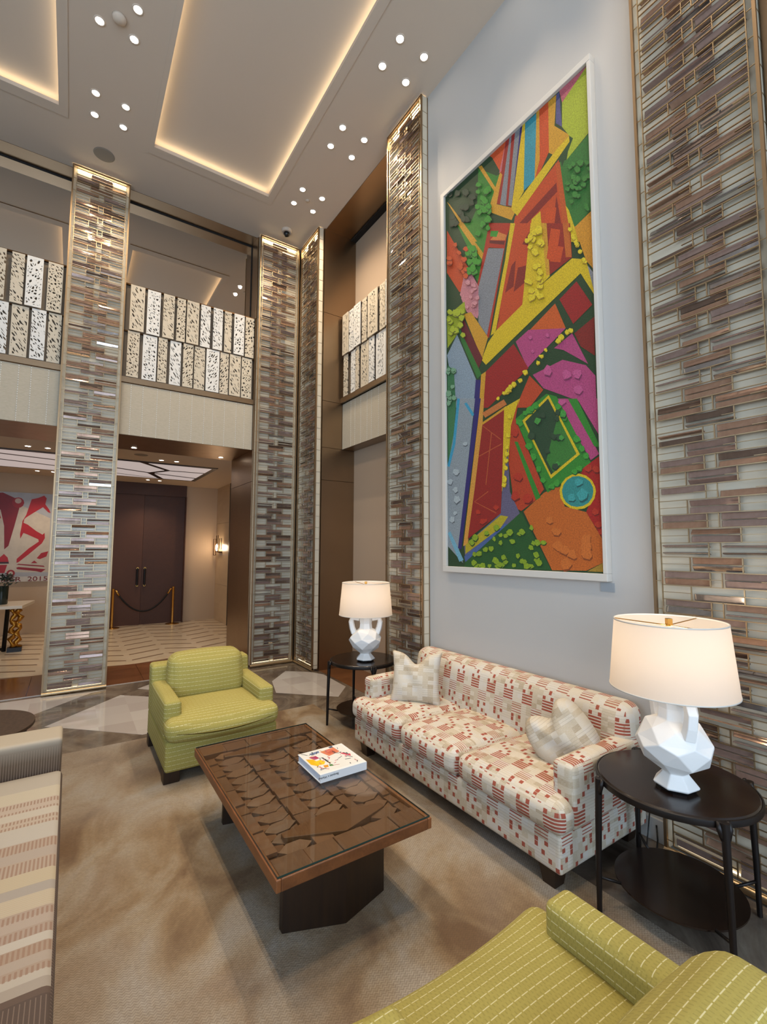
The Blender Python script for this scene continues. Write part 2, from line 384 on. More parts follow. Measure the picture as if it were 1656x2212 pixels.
# ================================================================= room shell
ZC, ZS = 6.51, 3.168
def adopt(parent, *objs):
    """objects built in world coordinates become parts of an unrotated thing"""
    for o in objs:
        o.parent = parent; o.location = o.location - parent.location
    return objs
def sbox(name, mat, *a, **k): return struct(box(name, mat, *a, **k))
fl = sbox('floor', 'floor_stone', -5.2, 3.7, -3.8, 6.785, -.12, 0)
def tile(parent, mat, pts, z=.0015, name='tile'):
    cx = sum(p[0] for p in pts)/len(pts); cy = sum(p[1] for p in pts)/len(pts)
    o = MB().prism([(x-cx, y-cy) for x, y in pts], -.01, z).obj(name, mat, None, (cx, cy, 0)); adopt(parent, o); return o
for pts in ([(-.13, 5.58), (.554, 6.281), (.83, 6.03), (.82, 4.86), (.621, 4.865), (.049, 5.42)],
            [(-1.6, 6.68), (-.22, 6.68), (.43, 6.60), (.278, 6.56), (-.213, 6.067), (-.9, 5.4), (-1.6, 6.0)],
            [(2.22, 5.865), (2.557, 6.249), (2.83, 6.0), (2.92, 5.80), (2.90, 5.15), (2.636, 4.849), (2.091, 5.384)],
            [(-1.0, 4.95), (-.5, 5.35), (-.15, 5.0), (-.35, 4.79), (-1.0, 4.79)],
            [(1.1, 4.83), (.9, 5.0), (1.35, 5.5), (1.9, 4.96), (1.75, 4.79)],
            [(.75, 6.45), (1.05, 6.70), (2.0, 6.70), (2.15, 6.45), (1.55, 5.85), (1.3, 5.85)]):
    tile(fl, 'white_tile', pts)
st = struct(thing('floor', (1.3, 6.785, 0), None, None))   # polished brown band under the bays
edges = [-2.6, -1.35, -.35, .86, 2.17]
for a, c in zip(edges, edges[1:]): adopt(st, box('slab', 'threshold_stone', a+.002, c-.002, 6.785, 7.83, -.12, .004))
adopt(st, box('slab', 'threshold_stone', 2.955, 3.48, 4.19, 6.0, -.12, .003))
adopt(st, box('strip', 'white_tile', -2.6, 2.17, 6.765, 6.785, -.1, .005))
lf = sbox('floor', 'grout', -2.6, 3.0, 7.83, 11.9, -.12, .0)
ny = 0
for i in range(-6, 7):                       # chevron stone planks in columns, plain strips between
    x0 = .30 + i*.55
    if x0 > 2.9 or x0 < -2.6: continue
    x1 = min(x0 + .47, 2.95); sl = .22*(1 if i % 2 else -1); y = 7.84
    o = box('strip', 'lobby_tile', x1, min(x0+.55, 2.95), 7.84, 11.8, -.01, .0006); adopt(lf, o)
    while y < 11.8:
        y1 = y + .42
        q = [(x0, max(7.84, min(11.8, y - sl/2))), (x1, max(7.84, min(11.8, y + sl/2))), (x1, max(7.84, min(11.8, y1 - .06 + sl/2))), (x0, max(7.84, min(11.8, y1 - .06 - sl/2)))]
        if q[2][1] - q[1][1] > .02 or q[3][1] - q[0][1] > .02: tile(lf, 'lobby_tile', q, .0006, 'plank')
        y = y1
# walls
sbox('wall_right', 'art_wall_paint', 2.936, 3.6, -3.6, 4.185, 0, ZC)
sbox('trim_1', 'bronze', 2.90, 2.94, .30, .755, 0, ZC)
sbox('baseboard_right', 'baseboard', 2.918, 2.936, 1.405, 3.55, 0, .13, bevel=.004)
sbox('wall_left', 'plaster', -5.25, -5.2, -3.6, 6.78, 0, ZC) if False else None
def wall_with_windows(name, axis, pos, a0, a1, wins, mat='plaster'):
    """wall of piers with open window bays; wins = (from, to, sill, head)"""
    t = thing(name, (pos if axis == 'x' else (a0+a1)/2, pos if axis == 'y' else (a0+a1)/2, 0), None, None); struct(t)
    def pier(c0, c1, z0, z1):
        if axis == 'y': o = box('pier', mat, c0, c1, pos-.1, pos, z0, z1)
        else: o = box('pier', mat, pos-.1, pos, c0, c1, z0, z1)
        adopt(t, o)
    c = a0
    for w0, w1, s, h in wins:
        pier(c, w0, 0, ZC); pier(w0, w1, 0, s); pier(w0, w1, h, ZC); c = w1
    pier(c, a1, 0, ZC)
wall_with_windows('wall_front', 'y', -3.6, -5.2, 3.6, [(-4.4, -2.4, .3, 4.9), (-2.1, -.1, .3, 4.9), (.2, 2.2, .3, 4.9)])
wall_with_windows('wall_left', 'x', -5.1, -3.6, 6.78, [(-2.3, -.9, .3, 4.5), (-.5, .9, .3, 4.5), (1.3, 2.7, .3, 4.5)])
# back wall: bronze-clad piers, lintels, mirror windows, lobby beyond
def pier(n, x0, x1, y0, y1, splits, mat='bronze'):
    t = struct(thing(n, ((x0+x1)/2, (y0+y1)/2, 0), None, None))
    for a, c in zip(splits, splits[1:]): adopt(t, box('panel', mat, x0, x1, y0, y1, a+.003, c-.003))
    adopt(t, box('core', 'dark_bronze', x0+.012, x1-.012, y0+.012, y1-.012, 0, ZC))
    return t
SPL = [0, 2.69, ZS, 3.86, 5.2, ZC]
pier('wall_back', -.195, .425, 6.785, 7.83, SPL)
pier('wall_back', 2.175, 2.935, 6.76, 7.83, SPL)
pier('wall_back', -2.75, -2.0, 6.785, 7.83, SPL)
sbox('wall_back', 'plaster', -5.2, -2.75, 6.785, 7.83, 0, ZC)
pier('wall_right', 2.945, 3.6, 6.0, 6.755, SPL)
sbox('trim_2', 'bronze', 2.90, 3.6, 4.186, 4.20, 0, ZC)
sbox('wall_right', 'niche_wall', 3.485, 3.6, 4.20, 6.0, 0, ZC)
sbox('trim_3', 'dark_slot', 3.40, 3.484, 4.20, 6.0, ZC-.03, ZC-.005)
sbox('trim_4', 'bronze', 2.97, 3.484, 4.20, 6.0, ZC-.006, ZC+.05)
for i, (x0, x1) in enumerate(((.425, 2.175), (-2.0, -.195))):
    sbox('trim_%d' % (5+2*i), 'bronze', x0, x1, 6.80, 7.83, ZS, 3.85)
    sbox('trim_%d' % (6+2*i), 'bronze', x0, x1, 6.785, 7.03, ZC-.005, ZC+.03)
    wd = struct(thing('window_%d' % (i+1), ((x0+x1)/2, 7.03, 3.86), None, None))
    adopt(wd, box('pane', 'mirror_glass', x0, x1, 7.03, 7.05, 3.86, ZC-.006), box('frame', 'dark_slot', x0, x1, 7.022, 7.032, ZC-.025, ZC-.006))
    adopt(wd, box('frame', 'dark_slot', x1-.012, x1, 7.022, 7.032, 3.86, ZC-.025), box('frame', 'dark_slot', x0, x0+.012, 7.022, 7.032, 3.86, ZC-.025))
    adopt(wd, box('ledge', 'dark_bronze', x0, x1, 6.80, 7.03, 3.852, 3.88))
sbox('trim_9', 'bronze', 3.29, 3.484, 4.20, 6.0, ZS, 3.85)
# linen fascia with corded seams
def fascia(n, axis, p, a0, a1, seams, z0, z1):
    t = struct(thing(n, ((a0+a1)/2 if axis == 'y' else p, p if axis == 'y' else (a0+a1)/2, z0), None, None))
    cuts = [a0] + seams + [a1]
    for c0, c1 in zip(cuts, cuts[1:]):
        adopt(t, box('linen_strip', 'linen', *((c0+.002, c1-.002, p, p+.012) if axis == 'y' else (p, p+.012, c0+.002, c1-.002)), z0, z1))
    for s in seams:
        q = [((s, p-.001) if axis == 'y' else (p-.001, s))]
        m = MB()
        for k in range(24):
            za, zb = z0 + (z1-z0)*k/24, z0 + (z1-z0)*(k+.72)/24
            m.box(*((s-.004, s+.004, p-.004, p+.002) if axis == 'y' else (p-.004, p+.002, s-.004, s+.004)), za, zb)
        o = m.obj('seam_cord', 'seam_cord'); adopt(t, o)
fascia('trim_10', 'y', 6.788, .427, 2.173, [.557, .697, .869, 1.032, 1.149, 1.311, 1.475, 1.594, 1.758, 1.924, 2.046], ZS+.002, 3.85)
fascia('trim_11', 'y', 6.788, -1.998, -.197, [-1.75, -1.62, -1.45, -1.3, -1.12, -.95, -.77, -.608, -.49, -.323], ZS+.002, 3.85)
fascia('trim_12', 'x', 3.276, 4.205, 5.995, [4.40, 4.55, 4.70, 4.839, 5.007, 5.181, 5.293, 5.461, 5.624, 5.742], ZS+.002, 3.85)
# balustrades of perforated panels in two rows
PANELS = {}
def panel_mesh(wd):
    k = round(wd, 2)
    if k not in PANELS:
        PANELS[k] = MB().box(-k/2, k/2, -.006, .006, -.308, .308).me('panel')
        PANELS[k].materials.append(M('perforated'))
    return PANELS[k]
def balustrade(label, axis, p, a0, a1, row1, row2):
    s = 1 if axis == 'y' else 0
    t = thing('balustrade', ((a0+a1)/2, p, 3.88) if s else (p, (a0+a1)/2, 3.88), label, 'balustrade')
    def bx(n, mat, c0, c1, d0, d1, z0, z1): adopt(t, box(n, mat, *((c0, c1, p+d0, p+d1) if s else (p+d0, p+d1, c0, c1)), z0, z1))
    bx('handrail', 'dark_bronze', a0, a1, .015, .075, 5.195, 5.215); bx('bottom_channel', 'bronze', a0, a1, -.015, .06, 3.86, 3.932)
    bx('middle_rail', 'dark_bronze', a0, a1, .02, .05, 4.555, 4.572); bx('backing', 'panel_backing', a0, a1, .045, .06, 3.94, 5.195)
    for r, (row, zc, dd) in enumerate(((row1, 4.882, -.012), (row2, 4.252, .006))):
        for i, (c0, c1) in enumerate(row):
            o = link('panel', panel_mesh(c1-c0), None); d = dd + (.006 if i % 2 else -.006)
            o.location = ((c0+c1)/2, p+d, zc) if s else (p+d, (c0+c1)/2, zc)
            o.rotation_euler = (0, 0, 0 if s else R(-90)); adopt(t, o)
balustrade('white and beige perforated panel balustrade between the two back wall screens', 'y', 6.79, .427, 2.173,
    [(.497, .668), (.70, .863), (.896, 1.038), (1.072, 1.183), (1.199, 1.362), (1.39, 1.519), (1.557, 1.691), (1.72, 1.825), (1.857, 2.009), (2.032, 2.158)],
    [(.486, .63), (.673, .839), (.857, .968), (1.005, 1.148), (1.174, 1.306), (1.324, 1.468), (1.486, 1.663), (1.679, 1.801), (1.816, 1.973), (1.993, 2.144)])
balustrade('perforated panel balustrade at the left edge, left of the tall back screen', 'y', 6.79, -1.998, -.20,
    [(-1.95, -1.80), (-1.77, -1.62), (-1.58, -1.44), (-1.40, -1.27), (-1.23, -1.08), (-1.05, -.90), (-.86, -.79), (-.741, -.617), (-.597, -.437), (-.389, -.242)],
    [(-1.93, -1.79), (-1.75, -1.6), (-1.57, -1.42), (-1.39, -1.25), (-1.22, -1.07), (-1.02, -.9), (-.87, -.74), (-.712, -.548), (-.519, -.384), (-.359, -.226)])
balustrade('perforated panel balustrade in the bronze niche on the right wall', 'x', 3.25, 4.205, 5.995,
    [(5.762, 5.933), (5.633, 5.751), (5.42, 5.60), (5.27, 5.39), (4.977, 5.22), (4.812, 4.938), (4.62, 4.78), (4.45, 4.6), (4.23, 4.41)],
    [(5.799, 5.921), (5.60, 5.72), (5.48, 5.57), (5.241, 5.44), (5.08, 5.21), (4.82, 5.05), (4.62, 4.79), (4.44, 4.58), (4.23, 4.40)])
# ceiling with two lit coves
CV = [(.60, 2.017, .1, 5.865), (-2.9, -.338, .1, 5.865)]
cl = struct(thing('ceiling', (0, 2, ZC), None, None))
def cbox(x0, x1, y0, y1, z0=ZC, z1=ZC+.035, mat='ceiling_paint', n='slab'): adopt(cl, box(n, mat, x0, x1, y0, y1, z0, z1))
cbox(-5.2, 3.6, 5.865, 6.785); cbox(-5.2, 3.6, -3.7, .1); cbox(2.017, 3.6, .1, 5.865); cbox(-.338, .60, .1, 5.865); cbox(-5.2, -2.9, .1, 5.865)
for x0, x1, y0, y1 in CV:
    e = .16
    cbox(x0-e, x1+e, y0-e, y1+e, ZC+.10, ZC+.12, n='cove_panel')
    for q in ((x0-e-.02, x0-e, y0-e, y1+e), (x1+e, x1+e+.02, y0-e, y1+e), (x0-e, x1+e, y0-e-.02, y0-e), (x0-e, x1+e, y1+e, y1+e+.02)): cbox(*q, ZC+.035, ZC+.12, n='cove_side')
    for q in ((x0-.05, x0-.03, y0, y1), (x1+.03, x1+.05, y0, y1), (x0, x1, y0-.05, y0-.03), (x0, x1, y1+.03, y1+.05)): cbox(*q, ZC+.036, ZC+.05, 'cove_led', 'cove_led')
    for q in ((x0-.05, x0, y0-.05, y1+.13), (x1, x1+.085, y0-.05, y1+.13), (x0, x1, y1, y1+.13)): cbox(*q, ZC-.008, ZC, n='cove_border')
sp = MB().lathe([(.001, -.004), (.10, -.004), (.115, 0)], 32).obj('ceiling_speaker', 'speaker_grey', None, (.11, 6.345, ZC-.001)); tag(sp, 'round grey speaker grille in the ceiling above the left back screen', 'speaker')
sd = MB().lathe([(.001, -.04), (.03, -.04), (.045, -.025), (.055, -.02), (.06, 0)], 24).obj('smoke_detector', 'ceiling_paint', None, (.138, 4.546, ZC-.002), smooth=True); tag(sd, 'round white smoke detector among three downlights at the top left of the ceiling', 'detector')
sd = MB().lathe([(.001, -.012), (.025, -.012), (.03, 0)], 20).obj('ceiling_sensor', 'ceiling_paint', None, (2.493, 5.635, ZC-.002), smooth=True); tag(sd, 'tiny round sensor in the downlight cluster nearest the corner', 'sensor')
cam = thing('security_camera', (2.485, 6.365, ZC), 'dark dome security camera on the ceiling by the corner screens', 'camera')
MB().lathe([(.001, -.045), (.07, -.045), (.075, -.02), (.075, 0)], 28).obj('base', 'ceiling_paint', cam, smooth=True, autosm=40)
MB().lathe([(.001, -.11), (.02, -.105), (.036, -.09), (.045, -.07), (.045, -.045)], 24).obj('dome', 'black_plastic', cam, smooth=True)
# downlights
ring = MB().lathe([(.034, -.001), (.036, -.006), (.046, -.006), (.049, -.001)], 24, close=False).me('trim_ring', True); ring.materials.append(M('ceiling_paint'))
lens = MB().lathe([(.001, -.003), (.034, -.003), (.034, -.0005)], 20).me('lens'); lens.materials.append(M('downlight_lens'))
def spot(name, power, color, cone=100, blend=.6, size=.03):
    l = bpy.data.lights.new(name, 'SPOT'); l.energy = power; l.color = color; l.spot_size = R(cone); l.spot_blend = blend; l.shadow_soft_size = size; return l
room_beam = spot('beam', SPOT, (1, .80, .58), 78, 1.0); near_beam = spot('beam', SPOT*1.1, (1, .82, .6), 150, 1.0); wall_beam = spot('beam', SPOT*.45, (1, .80, .58), 52, 1.0); lobby_beam = spot('beam', LOBBY, (1, .78, .58), 110, .8)
def downlight(x, y, z, label, group, beam):
    t = thing('downlight', (x, y, z), label, 'downlight', group=group)
    link('trim_ring', ring, t); link('lens', lens, t)
    o = bpy.data.objects.new('beam', beam); COL.objects.link(o); o.parent = t; o.location = (0, 0, -.012)
ROWS = [(5.49, 5.785), (4.38, 4.675), (3.26, 3.56), (2.15, 2.44), (1.04, 1.33)]
WHERE = ['nearest the corner', 'second from the corner', 'third from the corner', 'fourth from the corner', 'fifth from the corner']
for ci, (xs, side) in enumerate((((2.355, 2.645), 'beside the art wall'), ((-.01, .27), 'between the two coves'))):
    for ri, ys in enumerate(ROWS):
        for i, x in enumerate(xs):
            for j, y in enumerate(ys):
                downlight(x, y, ZC, '%s %s downlight of the cluster %s, %s' % (('near', 'far')[j], ('left', 'right')[i], side, WHERE[ri]), 'downlights in the high ceiling', near_beam if ri == 0 or (ri == 1 and x > 2.3) else wall_beam if x > 2.6 and ri in (2, 3) else room_beam)
# ================================================================= mosaic glass screens
LU, L0 = .545, .0475
pm = []
for nm in ('plate_mauve', 'plate_copper', 'plate_dark', 'plate_mauve', 'plate_silver'):
    me = MB().box(-.118, .118, -.0035, .0035, -.0175, .0175).me('glass_plate'); bev(me, .0018, 1); me.materials.append(M(nm)); pm.append(me)
PER = .16; NP = 40
def screen_parts(t, rnd):
    m = MB(); H = 6.5
    def hb(u0, u1, z, w=.0022): m.box(L0+u0*LU, L0+u1*LU, 0, .009, z-w, z+w)
    def vb(u, z0, z1, w=.0025): m.box(L0+u*LU-w, L0+u*LU+w, 0, .009, z0, z1)
    z0 = .06
    vb(0, z0, H-.03); vb(1, z0, H-.03)
    for k in range(NP+1):
        za = z0 + k*PER; zb = za + PER/2
        hb(0, 1, za)
        if k == NP: break
        hb(0, 1, zb)
        vb(.45, za, zb); vb(.55, za, zb); hb(.34, .55, za+PER/4, .0015); hb(.86, 1, za+PER/4, .0015)
        vb(.275, zb, zb+PER/2); vb(.725, zb, zb+PER/2); hb(0, .275, zb+PER/4, .0015); hb(.62, 1, zb+PER/4, .0015)
        m.box(.014, L0, .002, .007, za+.02, za+.0235); m.box(L0+LU, .626, .002, .007, za+.02, za+.0235)
        m.box(.004, .008, .0, .085, za+.02, za+.0235); m.box(.632, .636, .0, .085, za+.02, za+.0235)
    tag(m.obj('lattice', 'pale_gold', t), kind='stuff')
    f = MB().box(0, .016, -.006, .012, .02, H).box(.624, .64, -.006, .012, .02, H).box(.016, .624, -.006, .012, H-.022, H).box(.0, .64, .075, .086, .02, .04)
    f.box(0, .012, .078, .086, .04, H).box(.628, .64, .078, .086, .04, H); f.obj('frame', 'gold', t)
    MB().tube([(0, .004, .022), (.64, .004, .022)], .022, 12).obj('bottom_rail', 'pale_gold', t, smooth=True, autosm=50)
    MB().box(.014, .626, .062, .078, .03, H).box(.006, .014, .016, .078, .03, H).box(.626, .634, .016, .078, .03, H).obj('backing_panel', 'screen_backing', t)
    MB().box(.05, .59, .044, .054, H-.04, H-.028).obj('led_strip', 'screen_led', t)
    MB().box(.05, .59, .048, .056, .05, .058).obj('led_strip', 'screen_glow', t)
    for k in range(NP):
        za = z0 + k*PER
        for uc, zb in ((.225, za), (.775, za), (.5, za+PER/2)):
            for h in (0, 1):
                if rnd.random() < .06: continue
                o = link('glass_plate', pm[rnd.choice((0, 0, 1, 1, 2, 3, 4))], t)
                q = rnd.random(); a = rnd.gauss(0, 7) if q < .5 else (rnd.uniform(-50, 50) if q < .75 else rnd.uniform(70, 110))
                o.location = (L0+uc*LU, .029, zb+PER/8+h*PER/4); o.rotation_euler = (R(a), 0, 0)
rnd = random.Random(7)
for loc, rz, lab in (((-.207, 6.69, 0), 0, 'tall gold lattice screen with glass plates left of the wooden door'),
        ((2.19, 6.665, 0), 0, 'tall gold lattice glass screen on the back wall in the corner'),
        ((2.85, 6.648, 0), -90, 'narrow looking lattice glass screen turned beside the bronze niche'),
        ((2.85, 4.197, 0), -90, 'lattice glass screen between the bronze niche and the tall picture'),
        ((2.85, 1.40, 0), -90, 'large near lattice glass screen at the right edge behind a lamp')):
    t = thing('glass_screen', loc, lab, 'screen', R(rz), 'mosaic glass screens'); screen_parts(t, rnd)
# ================================================================= lobby beyond the bays
lc = struct(thing('ceiling', (0, 9.8, ZS), None, None)); adopt(lc, box('slab', 'ceiling_paint', -2.6, 3.0, 7.83, 11.9, ZS, ZS+.05))
sbox('wall_back', 'beige_wall', 2.215, 3.0, 11.74, 11.9, 0, ZS); sbox('wall_back', 'beige_wall', -2.6, .46, 11.66, 11.9, 0, ZS); sbox('wall_back', 'beige_wall', .46, 2.215, 11.85, 11.9, 0, ZS)
wr = struct(thing('wall_right', (2.95, 9.9, 0), None, None))
for a, c in zip([0, .85, 1.55, 2.29, ZS], [.85, 1.55, 2.29, ZS]): adopt(wr, box('panel', 'lobby_marble', 2.94, 3.0, 10.6, 11.74, a+.002, c-.002))
adopt(wr, box('edge_trim', 'dark_wood', 2.925, 3.0, 10.54, 10.6, 0, ZS), box('return', 'beige_wall', 2.97, 3.05, 7.83, 10.54, 0, ZS))
sbox('wall_left', 'beige_wall', -2.65, -2.6, 7.83, 11.9, 0, ZS)
dr = struct(thing('door_1', (1.336, 11.72, 0), None, None))
adopt(dr, box('door_head', 'door_wood', .46, 2.215, 11.66, 11.80, 2.90, ZS), box('jamb', 'door_wood', 2.195, 2.215, 11.62, 11.8, 0, 2.9), box('jamb', 'door_wood', .46, .48, 11.62, 11.8, 0, 2.9))
for x0, x1, hx in ((.48, 1.334, 1.249), (1.338, 2.195, 1.395)):
    lf_ = box('door_leaf', 'door_wood', x0, x1, 11.72, 11.78, .0, 2.9); adopt(dr, lf_)
    n = 7
    for i in range(n):
        a = x0 + (x1-x0)*i/n; p = box('board', 'door_wood', a+.004, a+(x1-x0)/n-.004, 11.712, 11.722, .22, 2.88); p.parent = lf_; p.location = p.location - lf_.location - dr.location
        p.location = Vector(p.location) + dr.location
    p = box('kick_board', 'door_wood', x0+.01, x1-.01, 11.705, 11.722, .03, .2); p.parent = lf_; p.location = p.location - lf_.location - dr.location + dr.location
    adopt(dr, MB().tube([(hx, 11.68, .86), (hx, 11.68, 1.26)], .022, 10).obj('handle', 'black_metal', smooth=True, autosm=50))
    for zz in (.87, 1.25): adopt(dr, MB().tube([(hx, 11.665, zz), (hx, 11.72, zz)], .024, 10).obj('handle_mount', 'brass'))
for px, lab in ((.79, 'brass rope post at the left of the wooden door'), (1.972, 'brass rope post at the right of the wooden door')):
    t = thing('rope_post', (px, 11.5, 0), lab, 'post', group='brass rope posts')
    MB().lathe([(.001, .012), (.03, .03), (.14, .012), (.15, .003)], 28).obj('base', 'brass', t, smooth=True)
    MB().lathe([(.024, .02), (.024, .80), (.03, .81), (.03, .83), (.001, .84)], 16, close=False).obj('pole', 'brass', t, smooth=True, autosm=40)
t = thing('barrier_rope', (1.38, 11.5, .3), 'dark sagging rope with brass hooks slung between the two posts', 'rope')
pts = [(.79+.045+(1.972-.79-.09)*k/16, 11.5, .79-.47*(1-((k-8)/8)**2)) for k in range(17)]
adopt(t, MB().tube(pts[1:-1], .018, 8).obj('cord', 'rope', smooth=True), MB().tube(pts[:2], .02, 8).obj('hook', 'brass', smooth=True), MB().tube(pts[-2:], .02, 8).obj('hook', 'brass', smooth=True))
t = thing('light_panel', (.3, 9.7, ZS), 'backlit ceiling panel of slanting panes with dark bars in the lobby', 'ceiling light')
adopt(t, MB().box(-1.7, 2.18, 8.72, 10.68, ZS-.012, ZS-.002).obj('frame', 'dark_wood'))
def inset(pts, d):
    cx = sum(p[0] for p in pts)/len(pts); cy = sum(p[1] for p in pts)/len(pts); out = []; n = len(pts)
    A = sum(pts[i][0]*pts[(i+1) % n][1]-pts[(i+1) % n][0]*pts[i][1] for i in range(n)); sg = 1 if A > 0 else -1
    for i in range(n):
        p0, p1, p2 = Vector(pts[i-1]), Vector(pts[i]), Vector(pts[(i+1) % n])
        e1 = (p1-p0).normalized(); e2 = (p2-p1).normalized(); n1 = Vector((-e1.y, e1.x))*sg; n2 = Vector((-e2.y, e2.x))*sg
        b_ = (n1+n2); b_ = b_/max(.35, b_.length_squared/2)
        out.append(tuple(p1 + b_*d))
    return out
I_, H_, K_ = (1.45, 9.45), (1.2, 9.93), (.3, 9.5)
for pts in ([(.93, 8.76), (2.14, 8.76), (2.14, 9.4), I_], [I_, (2.14, 9.4), (2.14, 10.2), H_], [H_, (2.14, 10.2), (2.14, 10.64), (1.5, 10.64)],
            [(-1.66, 8.76), (.93, 8.76), I_, H_, K_, (-1.66, 9.0)], [(-1.66, 9.0), K_, H_, (1.5, 10.64), (-.2, 10.05), (-1.66, 9.6)], [(-1.66, 9.6), (-.2, 10.05), (1.5, 10.64), (-1.66, 10.64)]):
    adopt(t, MB().prism(inset(pts, .055), ZS-.016, ZS-.006).obj('pane', 'lobby_panel'))
LB = [(.697, 7.616, ZS, 'lone downlight under the lintel left of the door passage'), (1.942, 7.626, ZS, 'lone downlight under the lintel right in the door passage'),
      (1.187, 8.445, ZS, 'left of two downlights before the lit lobby panel, seen over the door'), (1.419, 8.428, ZS, 'right of two downlights before the lit lobby panel, seen over the door'),
      (1.303, 11.06, ZS, 'left of two downlights close to the wooden door'), (1.535, 11.06, ZS, 'right of two downlights close to the wooden door'),
      (-.589, 8.37, ZS, 'left of two downlights before the lobby panel in the left bay'), (-.355, 8.373, ZS, 'right of two downlights before the lobby panel in the left bay'),
      (-.606, 10.985, ZS, 'left of two downlights above the red picture'), (-.357, 10.964, ZS, 'right of two downlights above the red picture')]
for x, y, z, lab in LB: downlight(x, y, z-.001, lab, 'downlights in the lobby ceiling', lobby_beam)
sp = MB().lathe([(.001, -.004), (.09, -.004), (.10, 0)], 32).obj('ceiling_speaker', 'speaker_grey', None, (.85, 8.15, ZS-.001)); tag(sp, 'round speaker grille in the lobby ceiling over the door passage', 'speaker')
# sconce
t = thing('wall_sconce', (2.94, 11.25, 1.72), 'bronze wall sconce of open rectangles with one lit bulb', 'sconce')
def loop(y0, y1, z0, z1, x): return MB().tube([(x, y0, z0), (x, y1, z0), (x, y1, z1), (x, y0, z1), (x, y0, z0)], .008, 6)
adopt(t, loop(11.62, 11.44, 1.535, 1.92, 2.86).obj('rectangle', 'dark_bronze'), loop(11.30, 11.16, 1.60, 2.0, 2.84).obj('rectangle', 'dark_bronze'), loop(11.14, 10.98, 1.68, 1.93, 2.87).obj('rectangle', 'dark_bronze'))
adopt(t, MB().box(2.86, 2.94, 11.16, 11.42, 1.60, 1.63).obj('bracket', 'dark_bronze'), MB().lathe([(.001, 1.64), (.02, 1.65), (.03, 1.70), (.026, 1.76), (.001, 1.80)], 16, (2.85, 11.29)).obj('bulb', 'sconce_flame', smooth=True))
l = bpy.data.lights.new('sconce_light', 'POINT'); l.energy = 6; l.color = WARM2; l.shadow_soft_size = .04; o = bpy.data.objects.new('sconce_light', l); COL.objects.link(o); o.location = (2.82, 11.29, 1.72); adopt(t, o)
# red picture, console table, vase
t = thing('red_picture', (-1.2, 11.64, 1.03), 'picture of red strokes on pale ground in the left bay', 'picture')
PX0, PX1, PZ0, PZ1 = -2.1, -.354, 1.03, 2.79
adopt(t, box('canvas', 'white_frame', PX0, PX1, 11.63, 11.658, PZ0, PZ1))
def dz(x, y): return ((x/4.806), 1000+y/4.806)
RP = [('b9bcc0', [(0, 0), (1, 0), (1, 1), (0, 1)]), ('d8cdb9', [(0, .12), (1, .10), (.985, .72), (.7, .86), (0, .74)]),
 ('8e1018', [(.30, .96), (.54, .99), (.66, .93), (.70, .86), (.66, .62), (.62, .40), (.585, .36), (.57, .62), (.53, .80), (.42, .78), (.3, .86)]),
 ('c01a20', [(.34, .90), (.50, .84), (.54, .70), (.36, .78)]),
 ('c0141c', [(.80, .93), (.86, .95), (.915, .98), (.94, .95), (.93, .88), (.97, .82), (.985, .78), (.96, .79), (.91, .845), (.83, .78), (.76, .72), (.745, .70), (.74, .66), (.78, .64), (.86, .57), (.92, .53), (.94, .55), (.945, .49), (.92, .43), (.80, .30), (.72, .22), (.70, .21), (.70, .255), (.80, .37), (.89, .45), (.885, .475), (.78, .53), (.745, .545), (.72, .48), (.715, .53), (.73, .68), (.76, .75)]),
 ('a8161c', [(.68+.055*cos(k*.52), .885+.06*sin(k*.52)) for k in range(12)]), ('d0b4a4', [(.68+.03*cos(k*.52), .905+.03*sin(k*.52)) for k in range(12)]),
 ('c41a22', [(.53, .205), (.55, .27), (.585, .31), (.62, .27), (.635, .205)]), ('2a0e10', [(.535, .203), (.635, .203), (.63, .222), (.54, .222)]),
 ('b81820', [(.55, .19), (.62, .19), (.60, .10), (.555, .10)]), ('a8161c', [(.655+.038*cos(k*.52), .095+.04*sin(k*.52)) for k in range(12)]), ('d8cdb9', [(.655+.02*cos(k*.52), .095+.022*sin(k*.52)) for k in range(12)]),
 ('a01820', [(.70, .19), (.92, .165), (.96, .16), (.95, .175), (.72, .20)]), ('a01820', [(.70, .155), (.72, .165), (.97, .135), (.93, .10), (.88, .115), (.71, .14)]),
 ('b81820', [(.88, .26), (.92, .32), (.985, .34), (.97, .28), (.91, .25)]), ('b02028', [(.83, .205), (.86, .235), (.89, .205)]),
 ('ddd8cc', [(.5, .0), (1, .0), (1, .058), (.5, .058)])]
adopt(t, colpoly('strokes', RP, 'red_canvas', lambda u, v, d: (PX0+(PX1-PX0)*u, 11.629-d, PZ0+(PZ1-PZ0)*v), None))
mw = Matrix.Translation((-1.62, 11.624, 1.04)) @ Matrix.Rotation(pi/2, 4, 'X')
tx = text('lettering', 'SEPTEMBER  2015', .125, 'red_ink' if 'red_ink' in MATS else B('red_ink', '7c1018', .6).mat.name, None, mw); adopt(t, tx)
me = tx.data; wx = max(v.co.x for v in me.vertices) - min(v.co.x for v in me.vertices); x00 = min(v.co.x for v in me.vertices)
for v in me.vertices: v.co.x = -1.62 + (v.co.x - x00)*1.25/wx
t = thing('console_table', (-1.3, 10.2, 0), 'white topped console table with dark legs in the left bay', 'table')
adopt(t, MB().prism([(-2.3, 9.72), (-.62, 9.72), (-.50, 10.62), (-2.3, 10.62)], .70, .75).obj('top', 'white_stone', bevel=.004))
for x in (-.98, -.84): adopt(t, MB().tube([(x, 9.9, 0), (x+.02, 9.9, .70)], .03, 4).obj('leg', 'black_metal'))
